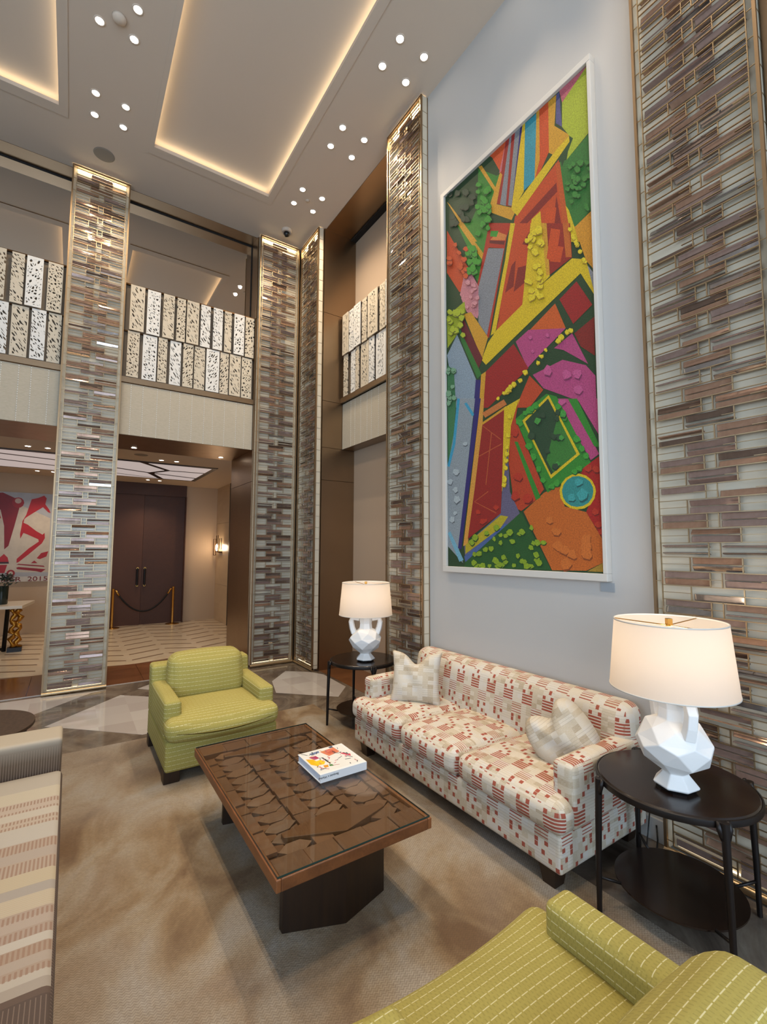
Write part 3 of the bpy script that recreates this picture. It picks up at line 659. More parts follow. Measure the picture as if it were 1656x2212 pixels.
adopt(t, MB().tube([(-.84, 9.9, .04), (-1.9, 10.3, .04)], .022, 4).obj('stretcher', 'black_metal'), MB().tube([(-1.9, 10.3, 0), (-1.9, 10.3, .70)], .03, 4).obj('leg', 'black_metal'))
for x, s in ((-.735, 0), (-.66, 2.0)):
    adopt(t, MB().tube([(x+.03*sin(k*1.7+s), 9.82+.02*cos(k*2.1), .06+.63*k/14) for k in range(15)], [.034+.016*sin(k*2.3+s) for k in range(15)], 8).obj('sculpted_leg', 'gold_leaf', smooth=True))
adopt(t, MB().box(-.79, -.60, 9.76, 9.90, 0, .07).obj('plinth', 'black_metal'))
t = thing('flower_vase', (-.93, 10.12, .75), 'dark glass vase of grey green flowers on the console table', 'vase')
MB().lathe([(.08, .0), (.085, .02), (.09, .30), (.085, .30), (.078, .02)], 20).obj('vase', 'vase_glass', t, smooth=True, autosm=40)
rl = random.Random(5)
lv = MB().add([(-.5, 0, 0), (0, .22, .05), (.5, 0, 0), (0, -.22, .05), (0, 0, .12)], [(0, 3, 4), (3, 2, 4), (2, 1, 4), (1, 0, 4)]).me('leaf'); lv.materials.append(M('leaf'))
for i in range(70):
    o = link('leaf', lv, t); a = rl.uniform(0, 2*pi); e = rl.uniform(-.2, 1.4); r = rl.uniform(.08, .2)
    o.location = (r*cos(a)*cos(e), r*sin(a)*cos(e), .34+r*sin(e)*.9); o.rotation_euler = (rl.uniform(-1, 1), rl.uniform(-1, 1), a); o.scale = [rl.uniform(.07, .12)]*3
# ================================================================= the tall picture
FY0, FY1, FZ0, FZ1 = 1.70, 3.30, 1.493, 5.205
t = thing('abstract_picture', (2.92, 2.5, FZ0), 'tall abstract picture of bright pigment in a white frame', 'picture')
for q in ((FY0, FY1, FZ0, FZ0+.05), (FY0, FY1, FZ1-.048, FZ1)): adopt(t, box('frame_rail', 'white_frame', 2.878, 2.936, *q, bevel=.003))
for q in ((FY0, FY0+.028), (FY1-.048, FY1)): adopt(t, box('frame_rail', 'white_frame', 2.878, 2.936, *q, FZ0+.05, FZ1-.048, bevel=.003))
ART = ('2f8426,293,995,434,934,467,930,378,863,366,785,266,809,211,864,279,895;3a8a28,98,901,380,829,282,699,161,790,207,802;dca22a,293,1000,321,995,432,900,415,899;dca22a,15,983,39,970,276,807,228,818;dca22a,107,899,145,889,327,763,310,753;d9541e,384,1000,545,1000,467,930,402,991;c9707a,504,999,545,1000,484,936,451,935;a3241a,504,1000,627,1000,543,826,430,864;8c8f94,530,999,545,1000,496,841,455,856;8c8f9'
'4,569,1000,627,1000,559,822,512,838;2a2270,604,1000,627,1000,551,824,536,828;dca22a,459,935,379,874,386,854,534,796,566,812,535,826,430,863,475,925;2f9aac,631,999,712,998,688,848,610,843;d8501c,712,1000,782,999,782,887,732,861,688,848;e6c41a,620,1000,637,1000,618,841,543,818,535,826;dca22a,709,1000,727,1000,723,885,688,848,700,914;dca22a,782,999,829,998,815,936,795,883,778,883;dca22a,812,934,892,8'
'87,894,874,832,856,781,882;55558c,829,998,846,998,856,916,822,936;d06a78,846,1000,998,999,860,969;b4c232,998,999,995,858,876,837,898,880,856,916,860,969;2f7a30,998,856,996,698,908,684,856,744,838,844,876,837;1d4a24,895,883,913,872,850,830,839,854;cf4c1c,832,851,862,737,905,654,523,747,558,798;cc5a20,812,849,838,844,873,710,881,660,851,667,837,744;8a1f18,814,778,851,667,781,684;e6c41a,892,884,894,8'
'71,832,856,573,796,539,819,559,825,821,877;e6c41a,665,764,719,768,731,696,644,718;8a1f18,816,805,820,784,531,749,532,768;d8501c,760,765,812,751,796,712,737,730;e6c41a,863,742,880,727,929,648,887,658;e09a28,996,696,992,633,923,650,908,684;cf4c1c,13,902,205,752,158,703,121,707,10,783;d88a92,169,749,205,752,323,656,270,609,183,642,125,698;1f4422,10,783,139,689,119,665,7,662;a4b422,166,673,174,641,98,'
'597,10,574,7,662;b83018,372,831,533,789,498,764,359,546,335,550,470,743,369,769,290,681,274,696;8c8f94,361,769,478,741,343,554,278,597,282,689;e08840,434,793,498,769,486,759,378,786;3a9a30,383,808,442,793,426,782,378,795;6a1a1a,374,786,486,757,478,750,373,779;cf4c1c,547,785,664,755,593,583,415,555,490,689;8a2018,657,742,601,722,641,709;8a2018,527,688,557,694,539,636,480,633;8a2018,570,674,625,667,'
'616,630,538,623;8a2018,447,590,415,558,403,560;e6c41a,526,791,558,782,407,551,371,549,484,711;e6c41a,658,757,729,738,765,612,701,602,592,578;dca22a,720,741,754,732,765,617,746,616;9c2418,754,732,884,698,889,625,765,615;d8501c,778,714,831,698,817,669,767,647,749,655;d8501c,787,674,846,657,826,629,767,644;d06a24,844,709,878,700,887,626,856,633;e09a28,905,686,1000,668,996,576,959,603;9a9da2,968,590,9'
'95,569,993,534,941,583;e6c41a,889,623,959,605,993,534,992,528,930,583,332,483,299,500,350,535,415,555,593,583,701,602;a41e1c,908,571,983,509,885,488,815,552;d86020,791,548,845,486,636,517;bf4a7e,630,519,845,486,665,447,618,435,546,506;a41c1a,532,503,625,434,343,377,303,381,331,467;dca22a,156,641,219,635,351,548,299,500,275,528;6a1a24,118,620,155,630,308,502,265,476;2f7a30,113,606,122,608,298,464,2'
'64,458,135,572;92a6b4,98,597,255,456,227,390,83,405,5,555;3f8050,9,528,67,506,83,405,6,413;2a2270,251,457,293,451,274,385,231,389;dca22a,294,464,331,467,307,381,274,385;bf4a7e,650,416,823,424,942,396,987,369,987,308,712,379;bf4a7e,778,455,878,470,953,397,830,443;c84820,630,417,711,376,626,347,538,356;8a2018,889,468,991,484,987,408,919,437;98a4aa,106,427,244,411,94,46,131,9,0,51,4,257;3f8050,8,438,'
'86,429,63,342,9,263;3aa4c8,94,428,50,314,74,311,118,425;3aa4c8,50,314,0,259,21,255,74,311;3aa4c8,154,408,219,369,238,371,174,409;7ab8d0,0,84,100,12,135,17,23,89;2a2270,249,410,289,406,118,43,89,46;e0a040,289,406,315,403,300,341,171,54,133,51;9c1f18,300,343,468,364,424,125,171,68,231,188;c0582c,298,337,430,293,434,294,301,338;c0582c,438,284,268,267,271,265,441,282;c0582c,364,316,316,195,322,194,370'
',315;c0582c,334,179,228,158,231,157,337,177;c0582c,228,157,390,125,393,127,231,158;dca22a,300,340,479,362,472,367,291,345;d07a3a,321,355,479,370,458,384,298,369;e6c41a,460,365,568,374,504,316,462,172,434,174;c0401c,560,374,535,331,702,167,646,145,561,126,517,135,484,238,504,319;6a6480,479,272,489,171,560,114,150,15,142,51,424,125,434,171;4a66a0,454,101,485,96,150,12,141,26;c0b020,423,120,474,116,4'
'22,92,151,32,152,54;bf4a7e,779,349,858,340,992,220,951,211;bf4a7e,893,336,1000,324,999,251;1f5a24,561,124,732,2,140,0,150,12;b01c14,951,207,997,217,997,62,921,114,968,155,894,193;cc681f,701,160,791,170,813,128,921,114,1000,58,999,21,913,4,736,2,575,124;b08a2c,999,21,998,3,918,3;2f8a28,639,350,728,365,785,353,951,207,894,193,721,159,535,331;e6c41a,741,361,899,226,742,187,579,323;22482a,737,354,882,'
'228,743,195,597,319;3a8030,789,311,882,228,756,199,719,227;2f8a28,525,281,547,279,681,151,653,146;2f8a28,846,341,893,336,999,232,970,236;e6c41a,971,151,963,138,943,127,912,121,877,120,841,124,811,133,792,146,788,161,799,174,823,184,856,189,893,189,927,183,953,173,968,160;2f908a,959,151,952,140,934,131,908,126,878,125,847,128,821,136,805,147,801,160,810,171,831,180,860,185,891,184,921,179,944,171,9'
'57,160;5c666c,111,233,91,227,75,228,55,235,56,243,76,244,104,240;b8c4c8,107,236,87,230,71,231,52,238,52,246,72,247,100,243;5c666c,48,211,37,205,11,208,0,215,2,218,34,221,53,216;b8c4c8,45,214,34,208,8,211,0,217,0,221,30,224,50,219;5c666c,96,186,73,182,48,192,69,198,92,197;b8c4c8,93,189,69,185,45,195,66,201,88,200;5c666c,116,162,81,154,60,162,70,175,104,173;b8c4c8,113,165,77,158,56,166,66,178,100,17'
'6;5c666c,64,111,42,108,16,113,34,124,64,122;b8c4c8,61,114,39,110,12,116,31,127,61,124;5c666c,181,299,163,297,144,300,141,307,164,307,179,306;b8c4c8,178,302,160,300,142,303,138,309,162,310,176,308;5c666c,89,131,64,126,53,132,61,137,81,137;b8c4c8,86,133,61,128,50,134,59,139,79,139;1a5c5a,911,166,894,163,881,162,874,168,871,174,888,177,912,172;3fa6a2,909,169,892,166,879,165,871,171,868,177,886,180,91'
'0,175;1a5c5a,872,137,862,134,836,136,835,146,850,149,865,148;3fa6a2,869,140,859,137,833,139,833,149,848,152,863,151;1a5c5a,931,137,906,132,894,133,878,146,909,157,936,147;3fa6a2,927,141,903,136,890,137,875,150,905,161,933,151;8f4414,751,95,732,92,712,97,716,106,745,107;d8742a,748,98,729,95,709,100,713,109,743,110;8f4414,794,74,779,68,753,69,740,79,758,84,789,80;d8742a,791,78,776,71,750,73,737,83,7'
'55,87,786,83;8f4414,847,12,829,3,800,0,789,7,790,18,821,25,838,17;d8742a,844,15,825,6,796,4,785,11,786,22,817,28,834,21;8f4414,939,54,929,51,894,53,906,68,942,67;d8742a,936,57,926,55,890,57,903,71,939,71;8f4414,945,42,935,39,902,37,890,43,905,56,924,55,943,53;d8742a,942,46,932,43,898,41,886,46,902,60,920,59,940,56;8f4414,946,27,933,22,903,24,890,32,900,41,916,44,939,40;d8742a,943,31,930,25,900,28,'
'887,36,897,45,913,47,936,44;8f4414,802,45,774,37,747,45,742,50,771,58,793,54;d8742a,798,48,770,40,744,48,738,53,767,61,790,58;8f4414,841,37,815,29,778,36,791,49,828,46;d8742a,838,40,811,33,774,40,787,52,824,50;8f4414,871,25,857,22,821,28,840,39,860,41;d8742a,868,28,854,25,818,31,837,42,857,44;741810,555,294,541,288,520,291,508,300,519,305,532,306,553,302;c0341c,552,297,538,291,517,294,505,303,517,'
'308,529,309,550,305;741810,577,194,559,188,524,194,512,201,542,207,569,204;c0341c,573,198,556,191,520,198,508,204,538,211,565,208;741810,556,151,522,146,500,154,511,167,543,166;c0341c,552,155,518,150,496,157,507,170,540,170;741810,634,143,613,138,586,140,573,150,582,155,607,159,635,150;c0341c,630,147,609,142,583,143,570,153,578,159,603,163,632,154;741810,328,106,292,99,271,102,281,112,328,111;c034'
'1c,325,109,289,102,267,106,277,115,325,114;741810,279,127,270,125,247,125,241,131,246,134,260,136,269,134;c0341c,277,129,268,127,244,127,239,133,243,137,257,138,266,136;741810,414,135,395,130,379,133,371,138,390,143,412,139;c0341c,412,137,392,132,377,136,369,140,388,145,410,141;741810,957,191,940,186,923,192,920,196,941,201,956,199;c0341c,955,193,938,189,921,194,917,199,938,204,954,201;741810,998,'
'186,987,183,971,184,957,192,966,196,979,197,992,193;c0341c,995,188,985,186,969,187,955,194,964,199,977,199,990,195;741810,982,108,965,105,953,108,951,113,963,117,982,113;c0341c,980,110,963,107,951,110,949,116,961,120,981,115;741810,995,84,986,82,973,82,961,86,968,91,984,93,997,91;c0341c,993,86,984,84,971,84,959,89,966,94,982,95,995,93;741810,1000,73,998,69,982,70,977,74,985,78,1000,77;c0341c,1000,'
'75,996,71,981,71,975,76,984,80,1000,78;84305a,767,404,754,397,723,403,717,413,740,422,756,417;d05c90,764,408,750,401,719,408,714,417,737,426,752,421;84305a,871,380,853,378,830,380,823,395,842,398,867,389;d05c90,868,384,850,382,827,383,820,399,839,402,864,393;84305a,923,378,908,370,888,376,876,386,879,389,903,391,918,386;d05c90,920,382,905,374,885,379,873,389,876,393,900,394,915,390;84305a,927,345,'
'909,340,891,344,881,349,883,358,911,358,919,355;d05c90,925,349,907,343,889,347,878,352,880,361,908,361,916,358;84305a,838,332,815,328,795,337,804,342,836,337;d05c90,836,335,812,331,792,340,802,345,833,340;84305a,654,495,647,493,637,495,629,500,634,502,641,503,654,498;d05c90,652,497,645,495,635,497,628,502,633,504,640,505,653,500;84305a,756,481,744,482,732,487,742,491,753,489;d05c90,754,483,742,484'
',730,489,740,493,751,491;84305a,663,462,653,462,643,468,652,471,661,468;d05c90,662,464,652,463,642,469,651,472,660,470;1c5a1c,619,333,607,329,589,333,586,341,597,341,612,338;3fa034,617,335,605,332,587,335,584,343,595,343,610,340;1c5a1c,899,254,889,250,879,251,869,257,873,259,888,260,898,257;3fa034,898,256,888,252,877,253,867,259,871,261,887,262,897,259;1c5a1c,900,252,894,250,875,252,873,255,876,25'
'8,890,260,898,257;3fa034,899,254,893,252,874,254,871,257,874,260,888,262,896,259;1c5a1c,688,204,682,202,669,202,661,206,665,212,676,213,688,211;3fa034,686,206,680,204,667,204,659,208,663,214,674,215,686,213;1c5a1c,659,336,634,332,616,337,611,345,632,348,653,341;3fa034,656,339,631,335,614,340,609,348,629,350,651,344;1c5a1c,910,195,906,190,887,193,879,197,882,201,896,202,910,200;3fa034,908,197,904,1'
'93,885,196,877,199,880,203,894,204,908,202;1c5a1c,900,254,880,249,870,255,879,262,892,262;3fa034,898,256,878,251,868,258,877,265,890,264;1c5a1c,688,340,680,336,656,340,643,346,653,350,671,352,680,347;3fa034,685,343,677,339,653,343,640,349,650,353,668,355,678,349;1c5a1c,579,312,559,313,541,318,544,326,583,322;3fa034,576,315,556,316,538,321,541,329,581,325;1c5a1c,689,205,681,202,666,205,660,212,670,'
'214,689,213;3fa034,687,207,679,204,664,207,658,215,668,217,687,215;1c5a1c,679,340,661,338,650,345,660,352,676,347;3fa034,677,342,659,341,648,347,658,354,674,349;1c5a1c,663,237,650,233,638,234,628,239,630,244,650,243,656,242;3fa034,661,239,648,235,636,237,626,241,628,247,648,245,654,245;1c5a1c,795,169,782,167,755,173,765,179,785,180;3fa034,792,172,780,170,753,175,763,181,782,183;1c5a1c,945,216,939,'
'213,924,213,917,219,919,223,935,225,943,222;3fa034,943,218,938,215,922,215,915,221,917,225,933,227,941,224;1c5a1c,908,251,894,248,882,247,871,253,878,259,889,261,900,257;3fa034,906,253,892,251,880,249,869,256,876,262,887,264,898,260;1c5a1c,588,312,572,309,563,309,556,314,556,320,568,320,583,316;3fa034,586,314,570,311,561,311,553,316,554,323,566,322,581,318;1c5a1c,841,297,828,295,816,302,823,306,83'
'8,304;3fa034,840,299,826,297,814,304,821,308,836,306;1c5a1c,756,166,744,163,733,164,727,166,731,173,743,172,757,169;3fa034,754,168,742,165,731,166,725,168,729,175,741,174,755,171;1c5a1c,642,256,617,253,595,263,610,268,640,265;3fa034,640,258,614,256,592,266,608,271,637,268;1c5a1c,836,308,820,304,804,307,805,313,820,316,828,315;3fa034,834,310,818,306,802,309,803,315,818,318,826,318;1c5a1c,763,165,75'
'9,163,734,165,729,167,732,172,750,175,760,173;3fa034,761,168,757,165,732,168,727,169,730,174,748,177,758,175;1c5a1c,649,331,640,331,613,332,606,337,613,345,624,346,645,340;3fa034,646,334,637,334,610,335,603,340,610,348,621,349,642,343;1c5a1c,886,190,877,186,865,188,855,193,861,196,871,197,884,195;3fa034,884,192,875,188,864,190,853,195,859,198,869,199,882,197;1c5a1c,925,231,917,229,899,233,897,237,'
'905,241,923,236;3fa034,923,233,915,231,897,235,896,239,903,243,921,238;1c5a1c,657,338,652,335,634,336,623,342,624,345,646,346,652,344;3fa034,655,340,650,337,632,338,621,344,622,347,644,348,650,346;1c5a1c,664,232,649,228,641,229,633,235,641,240,661,238;3fa034,662,235,646,231,639,231,631,238,639,242,659,240;1c5a1c,841,300,837,296,822,297,813,302,819,307,829,306,844,302;3fa034,839,302,835,298,820,299'
',812,304,817,309,828,307,842,304;1c5a1c,680,339,672,336,655,339,652,350,657,350,676,348;3fa034,678,342,670,339,653,342,650,352,654,352,674,351;1c5a1c,793,172,782,167,766,169,758,174,767,179,781,181,793,176;3fa034,791,175,780,169,764,171,755,176,765,182,779,184,790,179;1c5a1c,926,229,909,227,896,234,909,239,923,237;3fa034,924,232,908,229,894,237,907,242,921,240;1c5a1c,908,249,883,247,876,252,878,25'
'6,902,253;3fa034,906,252,881,250,874,255,876,259,900,256;1c5a1c,833,308,814,306,807,307,809,316,832,312;3fa034,832,311,812,308,805,310,807,318,830,314;1c5a1c,717,182,704,178,693,180,682,184,686,188,699,191,711,187;3fa034,715,184,702,180,691,182,680,186,684,190,697,193,709,189;1c5a1c,815,326,799,323,789,323,778,329,782,334,796,335,807,331;3fa034,813,328,797,325,787,325,776,332,779,336,794,338,805,3'
'33;17451c,439,72,429,69,415,69,407,74,425,78,435,77;8fae22,437,74,427,71,413,71,405,76,423,80,433,79;17451c,600,7,593,2,584,2,573,6,579,10,591,12,598,9;8fae22,598,9,592,4,582,4,572,8,577,12,589,14,597,11;17451c,419,89,396,83,383,85,373,92,392,98,410,96;8fae22,416,91,394,85,380,88,370,95,389,100,407,98;17451c,580,14,559,11,545,14,554,21,568,22;8fae22,578,16,557,13,543,16,551,23,566,24;17451c,284,27'
',267,25,244,30,260,37,285,36;8fae22,282,29,265,27,241,32,258,39,282,38;17451c,594,15,580,9,557,13,566,20,585,20;8fae22,592,17,578,11,555,15,564,22,583,22;17451c,451,6,431,0,419,7,430,12,449,10;8fae22,449,8,429,2,417,9,428,14,447,12;17451c,467,20,443,13,432,17,445,25,456,25;8fae22,464,22,441,15,430,19,442,27,454,27;17451c,671,19,659,14,648,13,634,19,638,22,655,26,669,24;8fae22,669,21,657,16,646,15,'
'632,21,636,24,653,27,667,26;17451c,374,42,358,36,348,37,337,41,338,48,359,48,370,47;8fae22,372,44,356,38,345,39,334,43,336,50,356,50,368,50;17451c,635,41,618,40,603,44,609,51,631,48;8fae22,633,43,615,42,601,46,607,53,629,51;17451c,355,3,341,0,326,3,330,8,354,8;8fae22,353,5,339,0,324,4,328,9,352,9;17451c,423,2,414,0,393,0,378,3,385,8,409,11,420,9;8fae22,420,5,411,0,390,0,375,5,382,11,406,14,418,11;'
'17451c,342,77,328,73,306,75,306,82,319,84,334,83;8fae22,339,79,325,76,304,77,303,84,317,86,332,86;17451c,522,56,506,53,493,54,481,62,498,64,519,62;8fae22,520,58,503,55,491,56,479,64,496,66,516,64;17451c,287,1,256,0,240,0,251,6,282,6;8fae22,284,4,253,0,237,2,248,9,279,9;17451c,650,53,640,49,620,53,630,60,646,57;8fae22,649,55,638,51,618,55,628,62,644,59;17451c,280,27,263,25,249,26,237,30,248,35,264,'
'37,278,34;8fae22,277,29,261,27,246,28,235,32,246,37,262,39,276,36;17451c,681,12,669,8,659,8,653,14,667,19,679,17;8fae22,679,13,667,10,657,10,651,16,666,21,677,19;17451c,472,13,459,8,450,8,437,12,441,16,453,19,473,16;8fae22,470,15,457,10,448,10,435,13,439,18,451,21,471,17;17451c,679,53,657,47,639,52,647,62,670,61;8fae22,677,55,655,50,637,55,644,64,667,63;17451c,552,27,537,21,525,25,525,31,545,33;8f'
'ae22,550,29,535,23,523,27,523,33,542,35;17451c,523,5,503,3,496,5,501,11,523,10;8fae22,521,6,501,4,494,7,499,13,521,12;17451c,244,27,229,23,211,28,218,35,236,35;8fae22,242,29,227,25,208,30,216,37,233,37;17451c,401,16,382,10,360,13,373,24,393,23;8fae22,399,18,380,12,357,15,371,26,391,25;17451c,258,2,247,0,225,0,215,2,225,6,242,9,259,6;8fae22,255,4,245,0,223,0,212,4,223,9,239,11,257,8;17451c,559,71,5'
'52,70,531,74,538,78,556,79;8fae22,558,73,550,72,529,76,536,80,554,81;17451c,588,77,572,72,550,75,549,82,563,86,576,84;8fae22,586,79,569,74,547,77,546,85,561,88,574,86;17451c,476,70,464,67,450,67,444,70,443,75,464,76,474,74;8fae22,474,72,462,69,448,69,442,72,441,77,462,78,472,76;17451c,713,55,700,51,688,51,676,55,681,59,691,60,705,59;8fae22,711,57,698,53,686,53,674,57,679,61,690,62,703,61;17451c,24'
'8,9,220,1,207,3,203,10,220,17,242,12;8fae22,246,11,217,3,204,6,200,13,217,19,239,15;17451c,637,5,616,0,606,1,599,6,608,11,629,10;8fae22,635,7,614,3,604,3,597,9,606,13,627,12;17451c,331,38,321,35,299,36,292,41,314,47,333,45;8fae22,328,41,319,37,296,38,289,44,311,49,331,47;17451c,511,77,493,70,472,73,461,80,481,85,501,85;8fae22,508,80,490,73,469,75,459,82,478,88,499,87;17451c,437,54,426,50,408,54,41'
'3,60,429,62;8fae22,435,57,423,52,406,56,411,62,427,64;17451c,232,56,212,49,201,51,183,58,184,61,212,66,227,62;8fae22,229,58,209,52,198,54,180,60,181,64,209,68,224,64;17451c,414,12,393,7,378,9,366,17,383,21,404,19;8fae22,411,14,391,9,375,11,364,19,381,23,401,22;17451c,390,63,382,60,363,65,373,71,385,69;8fae22,388,64,380,61,361,66,371,73,383,71;17451c,313,0,299,0,276,0,272,5,285,9,307,9;8fae22,310,2'
',296,0,273,0,269,8,283,12,304,11;17451c,617,5,596,0,576,1,574,9,595,13,607,10;8fae22,614,7,593,2,573,3,571,12,592,15,604,12;17451c,686,13,675,8,658,7,645,12,652,17,668,20,680,19;8fae22,683,15,673,10,656,9,643,15,650,19,666,22,678,21;17451c,433,5,421,1,401,2,391,6,403,13,417,13,426,12;8fae22,431,7,419,3,399,4,389,8,401,15,415,15,424,14;17451c,669,28,652,23,642,25,635,28,632,34,653,37,661,34;8fae22,'
'667,30,650,25,640,27,633,31,630,36,651,39,659,37;17451c,638,85,629,81,611,85,620,93,630,92;8fae22,636,87,627,83,609,87,618,95,628,94;17451c,260,68,242,60,219,63,211,68,219,75,234,77,258,74;8fae22,256,70,239,63,216,66,207,70,216,77,231,80,254,76;17451c,460,21,445,18,438,17,427,21,427,27,446,30,457,26;8fae22,458,23,443,20,435,19,424,23,425,29,444,32,455,28;183420,797,210,782,207,771,210,767,214,784,'
'218,793,215;48a040,795,212,781,209,770,212,765,216,782,220,792,217;183420,799,303,789,299,774,306,779,311,797,309;2c4c30,798,305,787,301,772,308,777,313,795,311;183420,812,261,793,259,777,264,783,272,806,271;2c4c30,809,263,791,262,774,267,781,275,804,274;183420,825,262,811,258,795,262,798,268,808,270,819,266;48a040,823,264,809,260,794,264,796,270,806,272,817,268;183420,802,313,795,310,777,317,785,'
'324,804,319;2c4c30,800,315,793,313,775,319,783,326,802,322;183420,788,206,775,201,753,206,758,213,784,214;2c4c30,786,208,772,204,750,209,756,216,781,216;183420,839,308,831,302,812,305,807,311,810,317,823,320,836,314;48a040,837,311,828,305,810,308,804,314,808,320,820,323,834,316;183420,723,316,717,314,697,317,690,320,700,326,711,325,719,324;2c4c30,721,319,715,316,695,319,688,323,698,328,709,328,717'
',326;183420,745,239,721,238,714,245,720,250,736,248;2c4c30,743,242,719,240,712,247,718,252,734,251;183420,694,307,677,303,657,309,662,314,670,318,698,312;48a040,691,310,675,305,654,312,660,317,667,321,695,315;183420,786,268,769,262,752,269,750,274,758,277,780,271;2c4c30,784,270,767,265,750,271,747,277,756,280,778,274;183420,657,276,636,275,615,282,627,292,658,285;2c4c30,655,279,634,277,612,285,625'
',295,655,288;a8881a,728,593,717,591,693,598,690,605,708,608,728,599;f0d628,726,596,715,595,691,601,687,608,706,611,726,602;a8881a,693,709,680,704,665,709,658,715,658,723,679,719,693,713;f0d628,691,712,677,707,663,712,655,718,655,726,677,722,690,716;a8881a,672,696,654,694,637,703,649,707,670,701;f0d628,670,698,652,697,635,706,647,709,668,704;a8881a,707,583,690,581,671,588,668,596,686,599,703,590;f0'
'd628,704,586,688,584,668,591,665,599,684,602,701,593;a8881a,731,624,719,622,705,625,694,633,699,640,709,639,725,632;f0d628,729,626,717,625,703,628,692,636,697,643,707,642,723,635;a8881a,733,605,721,602,704,605,699,610,698,616,713,615,728,609;f0d628,731,608,719,605,702,608,697,613,696,619,711,618,726,611;a8881a,710,672,688,672,670,680,662,690,680,692,699,685;f0d628,707,675,685,675,667,683,660,694,6'
'77,695,696,688;a8881a,682,580,673,579,663,581,654,588,658,590,666,591,678,588;f0d628,680,583,671,581,661,584,652,590,656,592,664,593,676,590;a8881a,732,722,724,719,693,728,695,735,704,737,729,727;f0d628,730,725,722,722,690,731,692,738,702,740,727,730;a8881a,653,620,644,617,617,626,615,632,632,634,654,626;f0d628,651,623,641,621,615,630,612,635,629,637,651,629;a8881a,728,689,710,689,693,699,706,703,'
'718,698;f0d628,726,692,708,691,691,701,704,705,716,700;a8881a,722,613,712,608,695,614,687,623,708,624,723,615;f0d628,720,615,709,611,693,617,684,626,706,627,721,618;a8881a,720,642,710,642,692,646,689,651,698,654,718,647;f0d628,718,644,708,644,691,648,688,653,696,656,716,649;a8881a,704,643,690,641,675,645,666,652,677,655,685,655,704,646;f0d628,702,646,687,643,673,647,664,654,675,658,683,658,702,649'
';a8881a,733,570,702,572,688,581,694,585,725,580;f0d628,730,574,699,575,686,584,692,588,723,583;a8881a,720,614,710,611,695,615,688,620,689,624,707,624,714,620;f0d628,718,617,708,614,693,617,686,622,687,626,705,626,712,622;a8881a,680,594,662,592,642,598,635,604,651,608,672,601;f0d628,678,597,660,595,639,601,633,607,649,611,669,604;a8881a,679,577,647,577,636,588,648,593,667,589;f0d628,676,580,645,580'
',633,591,646,596,665,592;a8881a,698,720,694,717,672,723,661,731,673,733,688,731,699,725;f0d628,696,723,692,720,670,726,659,734,671,736,686,734,697,728;a8881a,674,715,658,713,647,719,642,727,653,731,675,723;f0d628,672,718,655,716,644,722,640,730,650,734,673,726;a8881a,728,716,713,717,691,723,687,732,693,733,706,733,727,724;f0d628,726,720,711,720,688,726,684,735,691,737,704,736,725,727;a8881a,667,61'
'6,657,613,640,618,633,624,639,626,654,625,660,621;f0d628,665,618,655,616,638,621,631,627,638,628,653,627,658,624;a8881a,652,714,641,713,627,717,622,722,626,726,645,723,656,719;f0d628,650,716,639,716,625,719,620,724,624,729,643,725,654,721;a8881a,746,685,726,683,718,687,700,697,711,704,725,700,738,695;f0d628,743,688,724,686,715,690,697,701,709,707,722,704,735,699;a8881a,728,690,719,689,711,690,700,'
'698,708,702,715,702,728,695;f0d628,726,693,717,692,709,693,699,700,707,704,713,705,726,698;a8881a,732,713,702,716,690,726,704,731,729,723;f0d628,729,717,699,720,688,729,701,734,727,726;a8881a,839,466,829,462,812,467,806,473,823,476,835,471;f0d628,838,468,827,465,811,470,805,476,822,478,834,473;a8881a,501,393,492,391,481,392,475,396,476,401,489,401,499,398;f0d628,499,395,491,393,479,394,473,398,474'
',403,487,403,498,400;a8881a,517,394,495,394,478,402,491,406,510,406;f0d628,514,396,493,396,475,404,488,409,508,408;a8881a,432,387,422,385,411,388,410,391,422,394,432,392;f0d628,430,388,421,386,409,389,409,393,420,395,430,393;a8881a,590,409,574,407,567,408,557,415,574,416,586,414;f0d628,588,411,572,409,565,410,555,417,572,418,585,416;a8881a,721,443,709,442,692,449,695,451,720,448;f0d628,719,445,707'
',444,690,451,694,453,719,450;a8881a,825,464,816,461,801,466,809,473,825,469;f0d628,824,466,815,463,799,468,807,475,824,470;a8881a,744,454,737,452,724,457,727,460,739,460;f0d628,743,455,736,453,723,459,725,462,738,461;a8881a,870,471,853,469,845,473,842,477,853,480,868,474;f0d628,868,473,852,471,843,475,841,479,851,482,867,476;a8881a,524,402,513,399,504,400,494,404,499,411,512,410,523,405;f0d628,522'
',404,511,401,502,402,492,406,497,413,510,412,522,407;a8881a,507,396,500,394,482,396,474,401,482,405,493,406,500,403;f0d628,505,398,498,396,480,398,471,403,480,407,491,409,498,405;a8881a,479,394,466,392,451,396,456,401,475,398;f0d628,477,395,465,394,449,398,454,403,474,400;a8881a,484,395,477,392,465,395,462,398,464,400,472,401,485,397;f0d628,483,396,475,394,463,396,460,400,462,401,471,402,483,399;a'
'8881a,551,405,532,401,516,409,524,415,543,412;f0d628,549,408,530,403,513,412,522,417,541,414;a8881a,887,471,879,469,861,474,859,478,869,480,886,476;f0d628,885,473,877,471,859,476,857,480,867,482,884,478;a8881a,625,421,608,419,600,421,589,429,602,431,621,429;f0d628,623,424,606,421,598,424,587,432,600,433,618,431;a8881a,698,432,683,431,677,435,680,441,700,436;f0d628,696,434,681,433,675,437,679,443,6'
